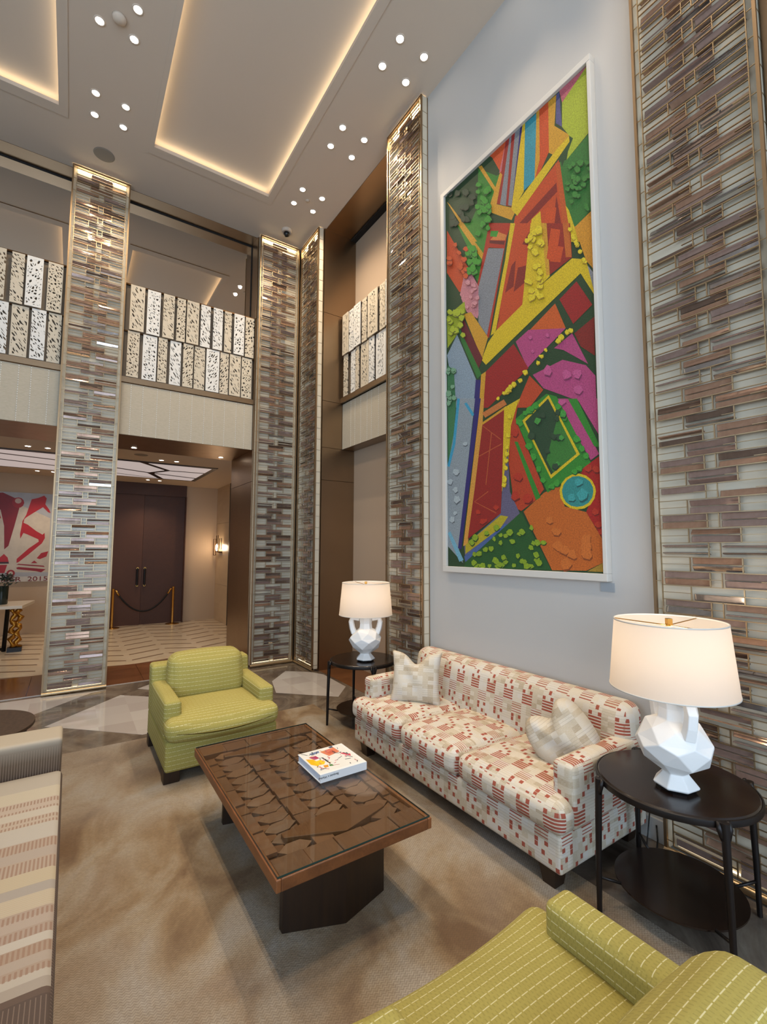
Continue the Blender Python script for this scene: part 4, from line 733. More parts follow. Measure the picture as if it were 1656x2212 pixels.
'98,438;a8881a,822,460,805,458,789,465,801,470,814,466;f0d628,820,462,803,461,787,467,799,472,812,468;a8881a,919,654,906,654,894,661,899,664,915,660;f0d628,917,656,904,655,892,663,897,666,913,662;a8881a,924,649,918,647,908,648,900,654,906,657,913,656,918,654;f0d628,923,651,916,649,907,650,898,655,904,659,912,658,917,656;a8881a,930,638,926,636,913,639,911,643,915,646,924,645,933,640;f0d628,929,639,9'
'25,638,911,641,909,645,913,648,923,647,932,642;a8881a,969,596,961,594,945,599,947,603,952,604,964,599;f0d628,968,597,960,596,944,601,946,605,951,606,963,601;a8881a,963,602,952,599,944,603,940,608,950,609,960,606;f0d628,961,603,951,600,942,605,939,610,949,611,958,607;a8881a,912,658,904,660,892,663,889,669,897,670,909,666;f0d628,911,660,903,662,891,665,888,670,896,672,907,668;a8881a,898,678,883,679,'
'875,685,879,689,897,683;f0d628,897,680,882,681,874,686,877,691,895,685;a8881a,930,641,918,639,908,645,906,649,915,649,928,645;f0d628,929,643,917,641,906,647,905,651,914,651,927,647;a8881a,943,621,937,620,928,622,923,626,925,629,935,629,946,624;f0d628,942,622,936,622,927,624,922,628,924,631,934,631,945,626;a8881a,914,655,904,655,897,660,895,664,905,665,910,662;f0d628,912,657,903,657,895,661,894,666'
',904,667,909,664;a8881a,489,239,474,235,462,236,457,240,457,244,471,245,485,243;f0d628,487,241,472,237,460,238,455,241,455,246,469,247,483,245;a8881a,490,267,476,265,467,269,468,275,489,273;f0d628,488,269,474,267,465,271,466,277,487,275;a8881a,471,187,466,186,450,185,441,191,443,196,459,195,468,193;f0d628,469,189,464,188,448,187,439,193,441,198,457,197,466,195;a8881a,494,253,475,249,462,253,472,26'
'1,489,257;f0d628,492,255,473,251,460,255,470,263,487,259;a8881a,513,335,509,332,491,335,485,342,502,344,509,342;f0d628,511,337,507,334,489,337,483,344,500,346,507,344;a8881a,467,183,455,181,438,184,441,190,451,191,464,189;f0d628,465,185,453,183,436,186,439,192,449,193,462,191;a8881a,506,293,493,291,477,293,473,301,484,302,501,298;f0d628,504,295,491,293,475,295,471,303,482,304,499,300;a8881a,482,22'
'1,468,219,451,223,451,225,467,230,482,225;f0d628,480,223,466,220,449,225,449,227,465,232,480,227;a8881a,475,198,466,195,448,198,442,205,458,207,470,204;f0d628,473,200,464,197,446,200,440,206,456,209,468,206;a8881a,471,194,462,190,445,193,442,197,445,201,458,202,473,197;f0d628,469,196,460,192,443,195,440,199,443,203,456,203,471,199;1c5a1c,398,863,379,866,365,873,372,877,393,872;3a9a2c,396,866,376,8'
'68,362,876,370,879,391,874;1c5a1c,401,829,368,832,346,843,369,848,385,841;3a9a2c,398,832,365,835,343,847,366,852,382,845;1c5a1c,349,871,313,874,301,882,310,891,340,881;3a9a2c,346,875,310,878,298,885,307,894,337,884;1c5a1c,363,879,341,881,320,893,320,899,359,887;3a9a2c,360,883,338,884,317,896,317,902,356,890;1c5a1c,324,869,305,867,288,873,285,883,295,882,318,874;3a9a2c,322,872,303,869,285,876,282,8'
'86,293,885,315,877;1c5a1c,312,816,298,813,277,819,265,825,274,829,293,829,313,821;3a9a2c,309,819,295,816,274,823,262,828,272,832,290,832,310,824;1c5a1c,398,849,379,848,366,854,347,867,352,871,368,869,393,862;3a9a2c,395,853,375,852,363,857,343,871,348,875,364,872,390,866;1c5a1c,377,905,354,904,345,909,335,919,351,922,378,910;3a9a2c,374,909,351,908,342,913,332,923,348,926,375,914;1c5a1c,388,862,369,'
'857,350,863,340,872,348,877,361,876,386,867;3a9a2c,385,865,366,860,347,867,337,876,345,881,358,880,382,871;1c5a1c,391,826,357,833,339,840,350,848,379,840;3a9a2c,388,830,354,836,336,844,346,851,376,844;1c5a1c,386,811,373,810,362,812,350,820,360,825,375,822,382,817;3a9a2c,384,813,371,813,359,815,348,822,358,827,372,825,379,819;1c5a1c,309,941,303,941,280,949,276,953,288,958,307,949;3a9a2c,307,944,301'
',944,278,951,274,956,286,960,305,952;1c5a1c,384,867,375,867,358,871,350,882,365,881,383,876;3a9a2c,382,869,373,870,356,874,347,885,362,884,381,879;1c5a1c,309,923,303,923,283,929,275,935,283,938,299,934,308,929;3a9a2c,307,926,300,925,281,932,273,938,280,941,296,937,306,932;1c5a1c,362,892,347,891,328,895,308,906,318,913,337,907,358,898;3a9a2c,359,895,344,894,325,899,305,910,315,917,334,910,355,901;1'
'c5a1c,321,940,309,940,294,943,280,952,288,954,300,954,317,945;3a9a2c,319,943,307,943,292,946,278,955,286,957,298,957,314,948;1c5a1c,398,903,381,905,354,920,366,924,392,916;3a9a2c,395,906,378,908,351,924,363,927,390,919;1c5a1c,372,881,359,881,340,885,326,896,336,898,344,900,370,888;3a9a2c,369,884,356,884,337,889,323,900,333,902,341,903,368,891;1c5a1c,361,859,343,862,326,868,327,877,355,871;3a9a2c,3'
'58,862,340,865,323,871,325,881,352,874;1c5a1c,307,884,293,884,271,892,269,901,282,901,307,891;3a9a2c,304,887,291,887,268,895,267,904,279,904,305,894;1c5a1c,396,863,382,862,369,865,359,872,364,875,376,875,391,868;3a9a2c,394,865,380,864,367,868,357,875,361,878,374,877,389,870;1c5a1c,381,905,368,904,347,910,343,917,349,921,371,917,384,910;3a9a2c,378,908,365,907,344,913,341,920,346,924,368,920,381,913'
';1c5a1c,353,830,330,829,309,835,313,845,325,846,347,836;3a9a2c,350,833,328,833,306,839,310,848,322,849,344,839;1c5a1c,335,830,324,827,307,836,312,843,334,835;3a9a2c,332,833,322,830,304,838,310,845,331,837;1d4c22,934,740,922,740,907,745,904,753,913,755,931,749;3f8c38,933,743,920,742,905,748,902,756,911,758,929,752;1d4c22,981,761,971,761,965,761,958,768,957,772,968,772,979,765;3f8c38,979,763,970,763'
',964,763,956,770,956,774,967,774,977,768;1d4c22,1000,761,992,760,980,764,975,768,978,772,992,769,995,768;3f8c38,1000,764,991,762,978,766,973,770,977,774,991,772,993,770;1d4c22,944,735,938,735,930,739,930,742,935,745,945,740;3f8c38,943,737,937,737,928,741,928,744,934,747,944,742;1d4c22,954,749,945,750,934,754,930,757,935,759,941,760,952,753;3f8c38,952,751,943,752,933,756,928,759,934,761,940,762,951'
',755;1d4c22,925,808,914,808,900,815,909,820,924,814;3f8c38,924,810,913,810,899,817,907,823,923,816;1d4c22,949,788,938,788,929,790,918,800,921,804,935,802,948,795;3f8c38,947,791,936,790,927,793,916,803,919,807,933,805,946,798;1d4c22,982,707,974,705,966,709,964,713,969,715,983,710;3f8c38,981,709,973,707,965,711,963,715,968,717,982,711;1d4c22,926,779,915,778,903,784,901,792,908,794,925,785;3f8c38,924'
',782,914,781,901,787,899,795,906,797,923,788;1d4c22,938,767,926,766,913,771,908,780,921,779,932,775;3f8c38,936,770,924,768,911,773,907,782,920,782,930,777;1d4c22,907,808,895,808,884,814,886,820,905,813;3f8c38,905,810,893,810,883,817,885,822,904,816;1d4c22,944,736,935,735,922,741,920,746,928,745,940,741;3f8c38,943,738,933,737,921,743,918,748,926,747,939,743;1d4c22,908,734,905,733,896,734,889,740,89'
'0,743,902,742,907,738;3f8c38,907,736,903,735,894,736,888,742,889,745,901,743,906,740;1d4c22,913,767,908,765,895,768,889,772,896,776,906,774,915,769;3f8c38,912,769,906,767,893,770,888,775,895,778,905,776,914,771;1d4c22,924,761,908,761,898,766,893,774,906,772,921,765;3f8c38,922,763,906,763,896,768,892,776,904,774,919,767;1d4c22,999,789,982,790,971,799,975,802,997,794;3f8c38,997,792,980,792,970,801,9'
'73,805,996,796;1d4c22,990,695,978,697,964,707,966,710,982,707;3f8c38,988,698,976,699,962,709,965,712,980,710;1d4c22,949,769,933,768,919,777,920,780,935,783,945,777;3f8c38,948,772,931,771,917,780,918,782,933,785,944,779;1d4c22,1000,775,991,775,982,783,984,786,1000,780;3f8c38,1000,777,990,777,981,785,983,788,1000,782;1d4c22,975,749,965,749,952,756,951,759,964,760,976,754;3f8c38,974,752,963,752,950,7'
'58,949,762,962,762,975,757;1d4c22,897,776,878,778,866,785,879,787,889,783;3f8c38,896,778,877,780,865,787,878,790,887,785;1d4c22,964,798,961,796,947,798,932,811,936,812,952,811,967,803;3f8c38,962,801,959,799,945,801,930,814,934,815,950,814,965,806;1d4c22,937,752,925,754,917,761,922,764,940,757;3f8c38,936,754,924,756,916,763,920,766,939,759;1d4c22,890,765,883,764,868,770,868,774,880,776,892,769;3f8c'
'38,888,767,882,766,867,773,867,777,878,778,891,771;142818,130,890,99,890,72,901,70,906,101,905,118,899;22402a,127,894,95,894,68,905,67,910,98,909,115,903;142818,113,903,99,903,61,914,60,919,75,923,99,914;22402a,110,906,96,906,58,917,57,922,72,926,96,917;142818,74,989,69,985,40,992,35,998,35,1000,58,1000,78,994;22402a,71,992,65,989,37,996,32,1000,32,1000,55,1000,75,997;142818,99,897,65,897,46,905,4'
'4,918,62,917,90,907;22402a,96,901,61,901,42,909,40,923,58,921,87,911;142818,228,872,200,876,175,885,171,893,199,892,213,884;22402a,224,875,196,879,172,889,167,897,196,895,210,888;142818,97,913,84,913,49,921,43,934,63,933,90,923;22402a,94,917,81,917,45,925,39,938,60,937,86,927;142818,278,919,244,923,223,933,214,940,233,940,267,930;22402a,274,923,241,927,219,937,211,944,230,944,264,934;142818,178,89'
'7,154,899,129,915,138,918,169,912;22402a,175,901,151,902,125,919,135,922,166,915;142818,214,908,192,909,168,918,166,926,189,928,218,915;22402a,211,912,189,913,165,922,162,930,185,932,215,919;142818,261,907,237,911,225,916,236,925,253,920;22402a,258,911,234,914,222,920,233,929,250,923;142818,172,920,162,920,137,929,135,936,153,935,171,927;22402a,169,922,159,923,134,931,132,939,151,938,168,930;14281'
'8,219,949,196,947,171,959,162,969,183,969,214,958;22402a,216,953,192,951,167,963,158,973,179,973,210,962;142818,159,909,147,908,127,913,115,921,112,929,143,924,158,917;22402a,155,913,143,912,123,917,112,925,108,933,140,928,154,921;142818,188,883,167,884,154,889,144,900,165,902,191,891;22402a,185,886,164,887,150,893,141,904,162,905,188,894;142818,65,985,46,987,24,998,33,1000,54,997;22402a,62,988,43'
',990,21,1000,30,1000,52,1000;142818,137,966,106,973,95,979,106,988,144,974;22402a,134,970,102,977,91,983,102,992,141,978;1c5a1c,251,773,240,772,224,774,211,781,214,786,232,783,243,780;44a030,248,776,238,774,221,777,208,784,212,788,230,785,240,783;1c5a1c,286,720,243,723,232,731,231,741,282,729;44a030,283,723,240,727,229,735,227,745,278,733;1c5a1c,282,759,273,759,248,764,241,770,249,774,258,773,276,'
'768;44a030,280,762,271,762,245,767,238,773,246,777,256,776,273,771;1c5a1c,288,746,269,745,250,751,233,765,269,766,280,761;44a030,285,750,265,749,247,755,230,769,265,769,276,765;1c5a1c,246,784,211,786,199,794,201,802,231,795;44a030,243,788,207,790,195,798,197,805,228,799;1c5a1c,245,787,214,793,201,804,201,809,239,803;44a030,241,791,210,797,197,808,197,813,235,807;1c5a1c,270,781,248,778,226,783,215,'
'799,240,795,257,790;44a030,267,784,245,782,223,787,211,803,237,799,254,794;1c5a1c,285,778,248,782,234,792,252,798,270,792;44a030,281,782,245,785,231,796,249,802,267,796;1c5a1c,268,738,257,739,236,744,226,748,234,755,251,751,265,745;44a030,265,741,254,742,233,746,224,751,231,758,249,754,262,748;1c5a1c,248,756,224,754,212,755,199,765,197,774,226,770,240,764;44a030,245,760,220,758,208,759,196,769,194'
',777,222,773,236,767;1c5a1c,285,765,263,765,236,777,233,786,258,786,280,776;44a030,282,769,259,769,233,781,229,789,255,789,277,780;1c5a1c,268,782,254,781,230,789,218,801,242,801,266,795;44a030,265,786,250,785,226,793,214,805,239,805,263,799;1c5a1c,230,739,216,737,204,741,194,748,195,753,208,752,234,743;44a030,227,742,214,740,202,744,191,751,192,756,206,755,232,746;1c5a1c,240,780,224,776,200,786,18'
'5,796,219,799,239,791;44a030,236,784,220,780,197,790,181,800,215,803,236,795;1c5a1c,237,733,229,730,206,732,194,742,201,747,211,747,230,741;44a030,235,736,226,733,204,735,191,745,198,750,208,750,227,744;1c5a1c,222,783,210,781,192,786,182,793,184,800,209,797,218,793;44a030,219,786,207,784,189,790,179,797,182,803,206,800,215,796;1c5a1c,312,740,294,738,267,747,266,756,289,754,311,746;44a030,309,744,2'
'91,742,263,750,263,760,286,758,308,750;1c5a1c,271,732,247,730,231,735,213,744,227,749,240,750,269,737;44a030,268,736,244,733,228,738,210,747,224,753,237,753,266,740;5c6414,115,647,77,647,58,659,77,664,110,655;b4c42a,112,651,74,650,55,662,74,668,107,658;5c6414,71,655,53,654,26,663,19,670,34,674,58,667;b4c42a,68,658,50,658,23,666,15,674,31,677,55,670;5c6414,81,609,67,608,42,618,61,624,83,618;b4c42a,'
'79,612,64,611,39,621,58,627,80,621;5c6414,135,643,114,638,94,643,74,653,84,662,106,659,127,650;b4c42a,131,647,110,642,90,647,70,657,80,666,102,663,123,654;5c6414,179,578,156,576,134,586,150,592,173,586;b4c42a,176,580,153,579,131,589,147,594,170,588;5c6414,134,640,110,638,81,646,81,653,95,654,128,647;b4c42a,130,643,107,642,77,649,78,656,92,658,124,651;5c6414,168,625,151,620,129,626,121,638,131,642,'
'174,629;b4c42a,164,628,148,623,126,630,117,642,127,646,171,633;5c6414,74,632,52,629,30,634,18,641,24,649,50,647,66,640;b4c42a,71,635,48,632,26,638,15,645,21,652,46,650,62,643;5c6414,176,638,160,638,136,642,121,649,135,657,150,653,170,649;b4c42a,173,642,157,641,133,645,118,653,132,660,146,657,167,653;5c6414,142,644,130,644,100,650,94,661,111,661,139,652;b4c42a,139,647,126,647,97,653,91,664,108,664,'
'136,655;5c6414,162,607,135,604,107,614,124,623,153,616;b4c42a,159,610,132,607,104,618,121,626,150,619;5c6414,51,640,36,639,21,642,13,650,35,653,52,646;b4c42a,49,643,34,642,18,645,10,653,32,656,50,649;5c6414,124,596,95,597,76,601,76,611,93,614,120,604;b4c42a,121,599,92,600,73,604,72,614,90,618,116,607;5c6414,72,601,53,599,40,602,22,609,39,613,44,614,68,607;b4c42a,69,604,50,602,37,605,19,612,37,616,'
'41,617,66,610;5c6414,136,641,110,640,83,650,101,657,128,649;b4c42a,133,644,107,643,80,653,98,660,125,652;5c6414,93,605,64,604,37,616,48,620,84,614;b4c42a,90,608,61,607,34,619,44,623,81,617;a05860,220,705,202,706,188,711,179,719,203,720,221,712;e09aa0,218,707,200,709,186,714,177,721,201,723,219,715;a05860,272,638,247,639,229,645,244,652,266,645;e09aa0,269,641,244,641,226,648,241,655,263,648;a05860,'
'208,647,197,645,188,648,179,653,183,656,192,656,207,650;e09aa0,206,649,195,647,186,650,177,655,181,658,190,658,205,652;a05860,271,642,256,642,235,646,232,652,242,655,263,650;e09aa0,269,645,254,644,232,649,230,655,240,657,261,652;a05860,280,644,260,641,235,651,244,655,272,651;e09aa0,278,646,258,644,233,654,241,658,269,653;a05860,238,666,228,665,220,668,213,671,214,676,223,676,238,671;e09aa0,236,668'
',226,667,218,670,211,673,212,678,221,678,236,673;a05860,276,681,258,681,249,684,244,690,251,692,273,687;e09aa0,274,683,256,683,247,687,242,692,249,694,271,689;a05860,251,680,236,678,225,683,223,690,236,689,253,684;e09aa0,249,682,234,680,222,685,221,692,234,691,251,686;a05860,271,688,260,688,234,696,233,701,255,700,263,700;e09aa0,269,690,257,691,231,699,230,704,253,703,260,702;a05860,295,653,282,65'
'2,272,654,261,662,271,665,292,660;e09aa0,293,655,280,655,269,656,259,664,268,667,290,663;8c2c10,211,798,193,798,164,810,176,814,197,810;d8561e,208,801,190,800,161,813,174,816,194,813;8c2c10,165,766,146,768,128,774,132,779,142,780,158,774;d8561e,163,769,144,770,126,776,130,782,140,783,155,777;8c2c10,163,761,144,758,135,760,115,771,122,773,138,773,162,765;d8561e,160,763,142,761,133,763,112,774,120,7'
'76,135,776,159,768;8c2c10,62,793,55,792,25,799,18,805,23,810,42,808,60,800;d8561e,59,796,52,795,21,802,15,808,19,813,39,811,57,803;8c2c10,180,745,169,743,159,745,145,755,145,757,165,755,178,750;d8561e,178,748,167,745,157,747,143,757,143,759,163,758,176,752;8c2c10,112,833,99,831,78,841,87,846,109,841;d8561e,110,836,97,834,76,844,85,848,107,844;8c2c10,205,729,193,726,174,730,164,741,189,741,207,733;'
'd8561e,203,732,190,728,171,733,161,744,186,744,204,735;8c2c10,198,746,192,744,169,751,164,757,174,758,191,755;d8561e,196,748,190,747,167,754,161,759,171,761,188,757;8c2c10,150,803,132,802,125,805,109,812,116,816,128,816,146,807;d8561e,148,805,130,804,123,807,107,815,114,819,126,818,144,810;8c2c10,200,775,175,772,144,787,154,790,193,782;d8561e,197,778,172,775,141,790,151,794,190,785;8c2c10,68,805,5'
'4,805,27,811,17,817,22,823,48,818,57,816;d8561e,65,809,51,808,24,815,14,821,19,826,45,821,54,819;8c2c10,70,795,61,792,34,801,40,806,46,805,67,801;d8561e,68,797,58,795,31,804,38,808,44,807,65,803;2c5a3a,56,423,36,419,12,426,23,433,53,427;7fb08a,53,426,34,421,10,428,21,435,51,430;2c5a3a,40,501,27,497,11,501,0,505,12,510,19,512,44,504;7fb08a,38,503,25,499,9,504,0,508,9,513,17,514,41,506;2c5a3a,95,424'
',78,422,51,429,48,432,72,437,93,431;7fb08a,92,427,75,425,48,431,45,435,69,440,90,433;2c5a3a,95,495,74,493,53,499,51,507,72,508,94,503;7fb08a,92,498,71,496,50,502,48,510,69,511,91,506;2c5a3a,46,417,27,414,18,415,6,422,7,425,30,425,39,421;7fb08a,44,419,25,416,15,417,4,424,5,427,27,427,36,423;2c5a3a,43,446,21,443,0,451,13,456,38,453;7fb08a,40,448,18,445,0,453,10,459,36,455;2c5a3a,54,441,35,442,17,450'
',21,454,47,450;7fb08a,51,443,33,444,14,452,19,456,44,453;2c5a3a,55,431,48,426,29,429,11,437,18,441,35,442,52,438;7fb08a,52,434,45,429,26,432,8,440,15,444,31,445,48,440;2c5a3a,84,499,69,499,50,504,59,512,79,507;7fb08a,82,502,66,501,47,506,57,515,76,510;2c5a3a,80,456,55,454,44,461,49,467,80,462;7fb08a,78,459,53,457,41,464,46,469,77,465;2c5a3a,51,441,27,438,3,444,11,451,37,448;7fb08a,49,443,24,440,0,'
'446,8,453,34,450;2c5a3a,47,506,25,506,9,511,19,518,42,513;7fb08a,45,509,23,508,6,513,17,520,39,515')
polys = [('1f4422', [(0, 0), (1, 0), (1, 1), (0, 1)])]
for s_ in ART.split(';'):
    q = s_.split(','); c = [int(x)/1000 for x in q[1:]]; polys.append((q[0], list(zip(c[::2], c[1::2]))))
adopt(t, box('backboard', 'white_frame', 2.905, 2.934, FY0+.02, FY1-.02, FZ0+.03, FZ1-.03))
adopt(t, colpoly('print', polys, 'artwork', lambda u, v, d: (2.902-d*.12, 3.252-1.524*u, 1.543+3.614*v), None))
pl = box('picture_label', 'plaque', 2.930, 2.936, 1.685, 1.781, 1.424, 1.483); tag(pl, 'small grey caption plate under the lower right of the tall picture', 'plate')
# ================================================================= carpet
rg = box('carpet', 'carpet', -3.2, 2.28, -2.2, 4.76, 0, .006); tag(rg, 'large mottled tan and grey herringbone carpet under the seating', 'carpet')
ZR = .006
# ================================================================= patterned sofa
sf = thing('patterned_sofa', (2.45, 2.5, 0), 'long three seat sofa in cream fabric with brick red checks below the picture', 'sofa')
def sp_(name, *a, **k):
    o = soft(name, 'sofa_patchwork', *a, parent=None, mode='sofa', **k); adopt(sf, o); return o
sp_('base', 2.06, 2.88, 1.505, 3.505, .10, .285, .02)
def tcut(lo=None, hi=None, xthr=.0, c=(0, 0)):
    def f(o):
        if o.x + c[0] > xthr:
            y = o.y + c[1]
            if lo is not None: y = max(lo, y)
            if hi is not None: y = min(hi, y)
            o = Vector((o.x, y - c[1], o.z))
        return o
    return f
for y0, y1, lo, hi in ((1.48, 2.225, 1.62, None), (2.232, 2.828, None, None), (2.835, 3.522, None, 3.36)):
    c = ((2.03+2.72)/2, (y0+y1)/2)
    sp_('seat_cushion', 2.03, 2.72, y0, y1, .285, .442, .055, puff=(.012, .01, .028), n=12, wave=tcut(lo, hi, 2.155, c))
def lean(o): return Vector((o.x + max(0, o.z+.2)*.12, o.y, o.z))
sp_('backrest', 2.655, 2.86, 1.50, 3.505, .28, .795, .085, puff=(.02, 0, .0), n=10, wave=lean)
for y0, y1 in ((1.487, 1.617), (3.362, 3.503)):
    sp_('armrest', 2.15, 2.80, y0, y1, .285, .605, .03, puff=(.004, .006, .012), n=8)
for x in (2.08, 2.76):
    for y in (1.60, 3.38): adopt(sf, MB().add([(-.05, -.05, .10), (.05, -.05, .10), (.05, .05, .10), (-.05, .05, .10), (-.036, -.036, ZR), (.036, -.036, ZR), (.036, .036, ZR), (-.036, .036, ZR)], [(0, 1, 2, 3), (7, 6, 5, 4), (0, 4, 5, 1), (1, 5, 6, 2), (2, 6, 7, 3), (3, 7, 4, 0)]).obj('leg', 'dark_wood', None, (x+.045, y, 0)))
def pillow(label, loc, size, th, mat, chop, roll, rnd_=0.0):
    N = 26; V = []; Fc = []
    for s in (1, -1):
        for i in range(N+1):
            for j in range(N+1):
                a, b_ = 2*i/N-1, 2*j/N-1
                e = max(0, (1-abs(a)**2.6))*max(0, (1-abs(b_)**2.6))
                q_ = 1 - rnd_*a*a*b_*b_; x = a*q_*(1-(.12-rnd_*.3)*(1-b_*b_)); z = b_*q_*(1-(.12-rnd_*.3)*(1-a*a))
                z -= chop*math.exp(-(a/.34)**2)*((b_+1)/2)**1.6
                y = s*th*e**.42*(1 + .25*chop*(-math.exp(-(a/.22)**2)*max(0, b_)*1.6))
                y += .012*sin(6*a+3*b_)*e*s
                V.append((x*size/2, y, z*size/2))
    n = (N+1)**2
    for i in range(N):
        for j in range(N):
            k = i*(N+1)+j; Fc.append((k, k+N+1, k+N+2, k+1)); Fc.append((n+k, n+k+1, n+k+N+2, n+k+N+1))
    me = mesh('throw_pillow', V, Fc, True)
    uvl = me.uv_layers.new(name='UVMap')
    for p in me.polygons:
        for li in p.loop_indices: c = me.vertices[me.loops[li].vertex_index].co; uvl.data[li].uv = (c.x+3, c.z+2)
    bm = bmesh.new(); bm.from_mesh(me); bmesh.ops.remove_doubles(bm, verts=bm.verts, dist=.0004); bmesh.ops.recalc_face_normals(bm, faces=bm.faces); bm.to_mesh(me); bm.free()
    o = link('throw_pillow', me, None, [M(mat)]); o.matrix_world = roll; o.location = loc
    return tag(o, label, 'pillow', 'throw pillows on the patterned sofa')
def frame(xd, nd):
    x = Vector(xd).normalized(); y = Vector(nd); y = (y - x*y.dot(x)).normalized(); z = x.cross(y)
    return Matrix((x, y, z)).transposed().to_4x4()
pillow('cream patchwork throw pillow with pinched top at the far end of the sofa', (2.425, 3.125, .635), .43, .085, 'pillow_patchwork', .38, frame((.665, -.745, .0), (.745, .665, -.30)))
pillow('cream patchwork throw pillow slumped against the near sofa arm', (2.47, 1.775, .60), .40, .115, 'pillow_patchwork', .42, frame((.30, -.70, .62), (.86, .40, -.10)), .26)
# ================================================================= lime armchairs
def armchair(label, loc, rz):
    t = thing('lime_armchair', loc, label, 'armchair', rz, 'lime green armchairs')
    def s(nm, *a, **k): return soft(nm, 'lime_weave', *a, parent=t, mode='chair', **k)
    s('base', -.418, .418, .05, .97, .085, .30, .025)
    def cut(o):
        if o.y + .325 > .155: o = Vector((max(-.292, min(.292, o.x)), o.y, o.z))
        f = max(0, 1-(o.y+.325)/.2)
        return Vector((o.x, o.y, o.z - .045*f*(1-(o.x/.42)**2)*(1 if o.z > 0 else .6)))
    s('seat_cushion', -.4225, .4225, 0, .65, .30, .452, .06, puff=(.005, .012, .03), n=12, wave=cut)
    for sg in (-1, 1):
        a, c = sorted((sg*.298, sg*.420)); s('armrest', a, c, .14, .82, .285, .56, .028, puff=(.004, .004, .008))
    s('back_frame', -.420, .420, .80, .97, .28, .69, .03, wave=lambda o: Vector((o.x, o.y+max(0, o.z)*.12, o.z)))
    s('back_cushion', -.305, .305, .57, .80, .42, .785, .075, puff=(.012, .04, .02), n=10, wave=lambda o: Vector((o.x, o.y+o.z*.22+.02, o.z)))
    for x in (-.365, .365):
        for y in (.12, .90): MB().box(-.055, .055, -.05, .05, ZR, .095).obj('leg', 'dark_wood', t, (x, y, 0), bevel=.004)
    return t
armchair('far lime green woven armchair at the head of the coffee table', (1.046, 3.68, 0), 0)
armchair('near lime green woven armchair seen from behind, bottom right corner', (1.038, 1.19, 0), pi)
# ================================================================= striped sofa on the left
ss = thing('striped_sofa', (-.45, 2.35, 0), 'sofa with beige, pink and brown stripes at the left edge', 'sofa')
def s2(name, mat, *a, **k): o = soft(name, mat, *a, parent=None, mode='chair', **k); adopt(ss, o)
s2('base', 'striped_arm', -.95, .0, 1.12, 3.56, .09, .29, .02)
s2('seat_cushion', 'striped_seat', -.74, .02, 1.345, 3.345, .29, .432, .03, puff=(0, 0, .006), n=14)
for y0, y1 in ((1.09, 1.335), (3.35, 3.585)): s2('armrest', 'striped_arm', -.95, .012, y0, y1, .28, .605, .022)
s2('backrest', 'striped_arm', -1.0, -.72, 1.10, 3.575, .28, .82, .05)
for x in (-.86, -.07):
    for y in (1.2, 3.48): adopt(ss, MB().box(-.04, .04, -.04, .04, ZR, .095).obj('leg', 'dark_wood', None, (x, y, 0)))
# ================================================================= coffee table
ct = thing('coffee_table', (1.113, 2.535, 0), 'carved dark wood coffee table with glass top between the seats', 'table')
TX0, TX1, TY0, TY1, TZ = .722, 1.503, 1.815, 3.255, .412
def kid(o): adopt(ct, o); return o
for q in ((TX0, TX0+.022, TY0, TY1), (TX1-.022, TX1, TY0, TY1)): kid(box('rim', 'frame_wood', *q, TZ-.05, TZ, bevel=.004))
for q in ((TX0+.022, TX1-.022, TY0, TY0+.02), (TX0+.022, TX1-.022, TY1-.02, TY1)): kid(box('rim', 'frame_wood', *q, TZ-.05, TZ, bevel=.004))
kid(box('board', 'tile_wood', TX0+.022, TX1-.022, TY0+.02, TY1-.02, TZ-.049, TZ-.034))
for y0, y1 in ((TY0+.02, TY0+.135), (TY1-.135, TY1-.02)):
    for k in range(5):
        w_ = (TX1-TX0-.044)/5; a = TX0+.022+k*w_; kid(box('end_plank', 'tile_wood', a+.001, a+w_-.001, y0, y1, TZ-.036, TZ-.004-.003*(k % 2), bevel=.002, seg=1))
ya, yb = TY0+.138, TY1-.138; NR = 13; RH = (yb-ya)/NR
HEX = {}
def piece(key, pts, tilt, x, y, zt, nm='carved_tile'):
    if key not in HEX:
        n = len(pts); v = [(px, py, 0) for px, py in pts] + [(px*.985, py*.97, .016 + tilt[0]*px + tilt[1]*py) for px, py in pts]
        me = mesh('carved_tile', v, [tuple(range(n))[::-1], tuple(range(n, 2*n))] + [(i, (i+1) % n, n+(i+1) % n, n+i) for i in range(n)])
        me.materials.append(M('tile_wood')); HEX[key] = me
    kid(link(nm, HEX[key], None, (), (x, y, zt)))
def rect(w_, h): return [(-w_/2, -h/2), (w_/2, -h/2), (w_/2, h/2), (-w_/2, h/2)]
rc = random.Random(11)
cols = [('n', .052), ('h', .160), ('s', .092), ('h', .160), ('n', .052), ('h', .160), ('n', .045)]
sc = (TX1-TX0-.05)/sum(c[1] for c in cols); xx = TX0+.025
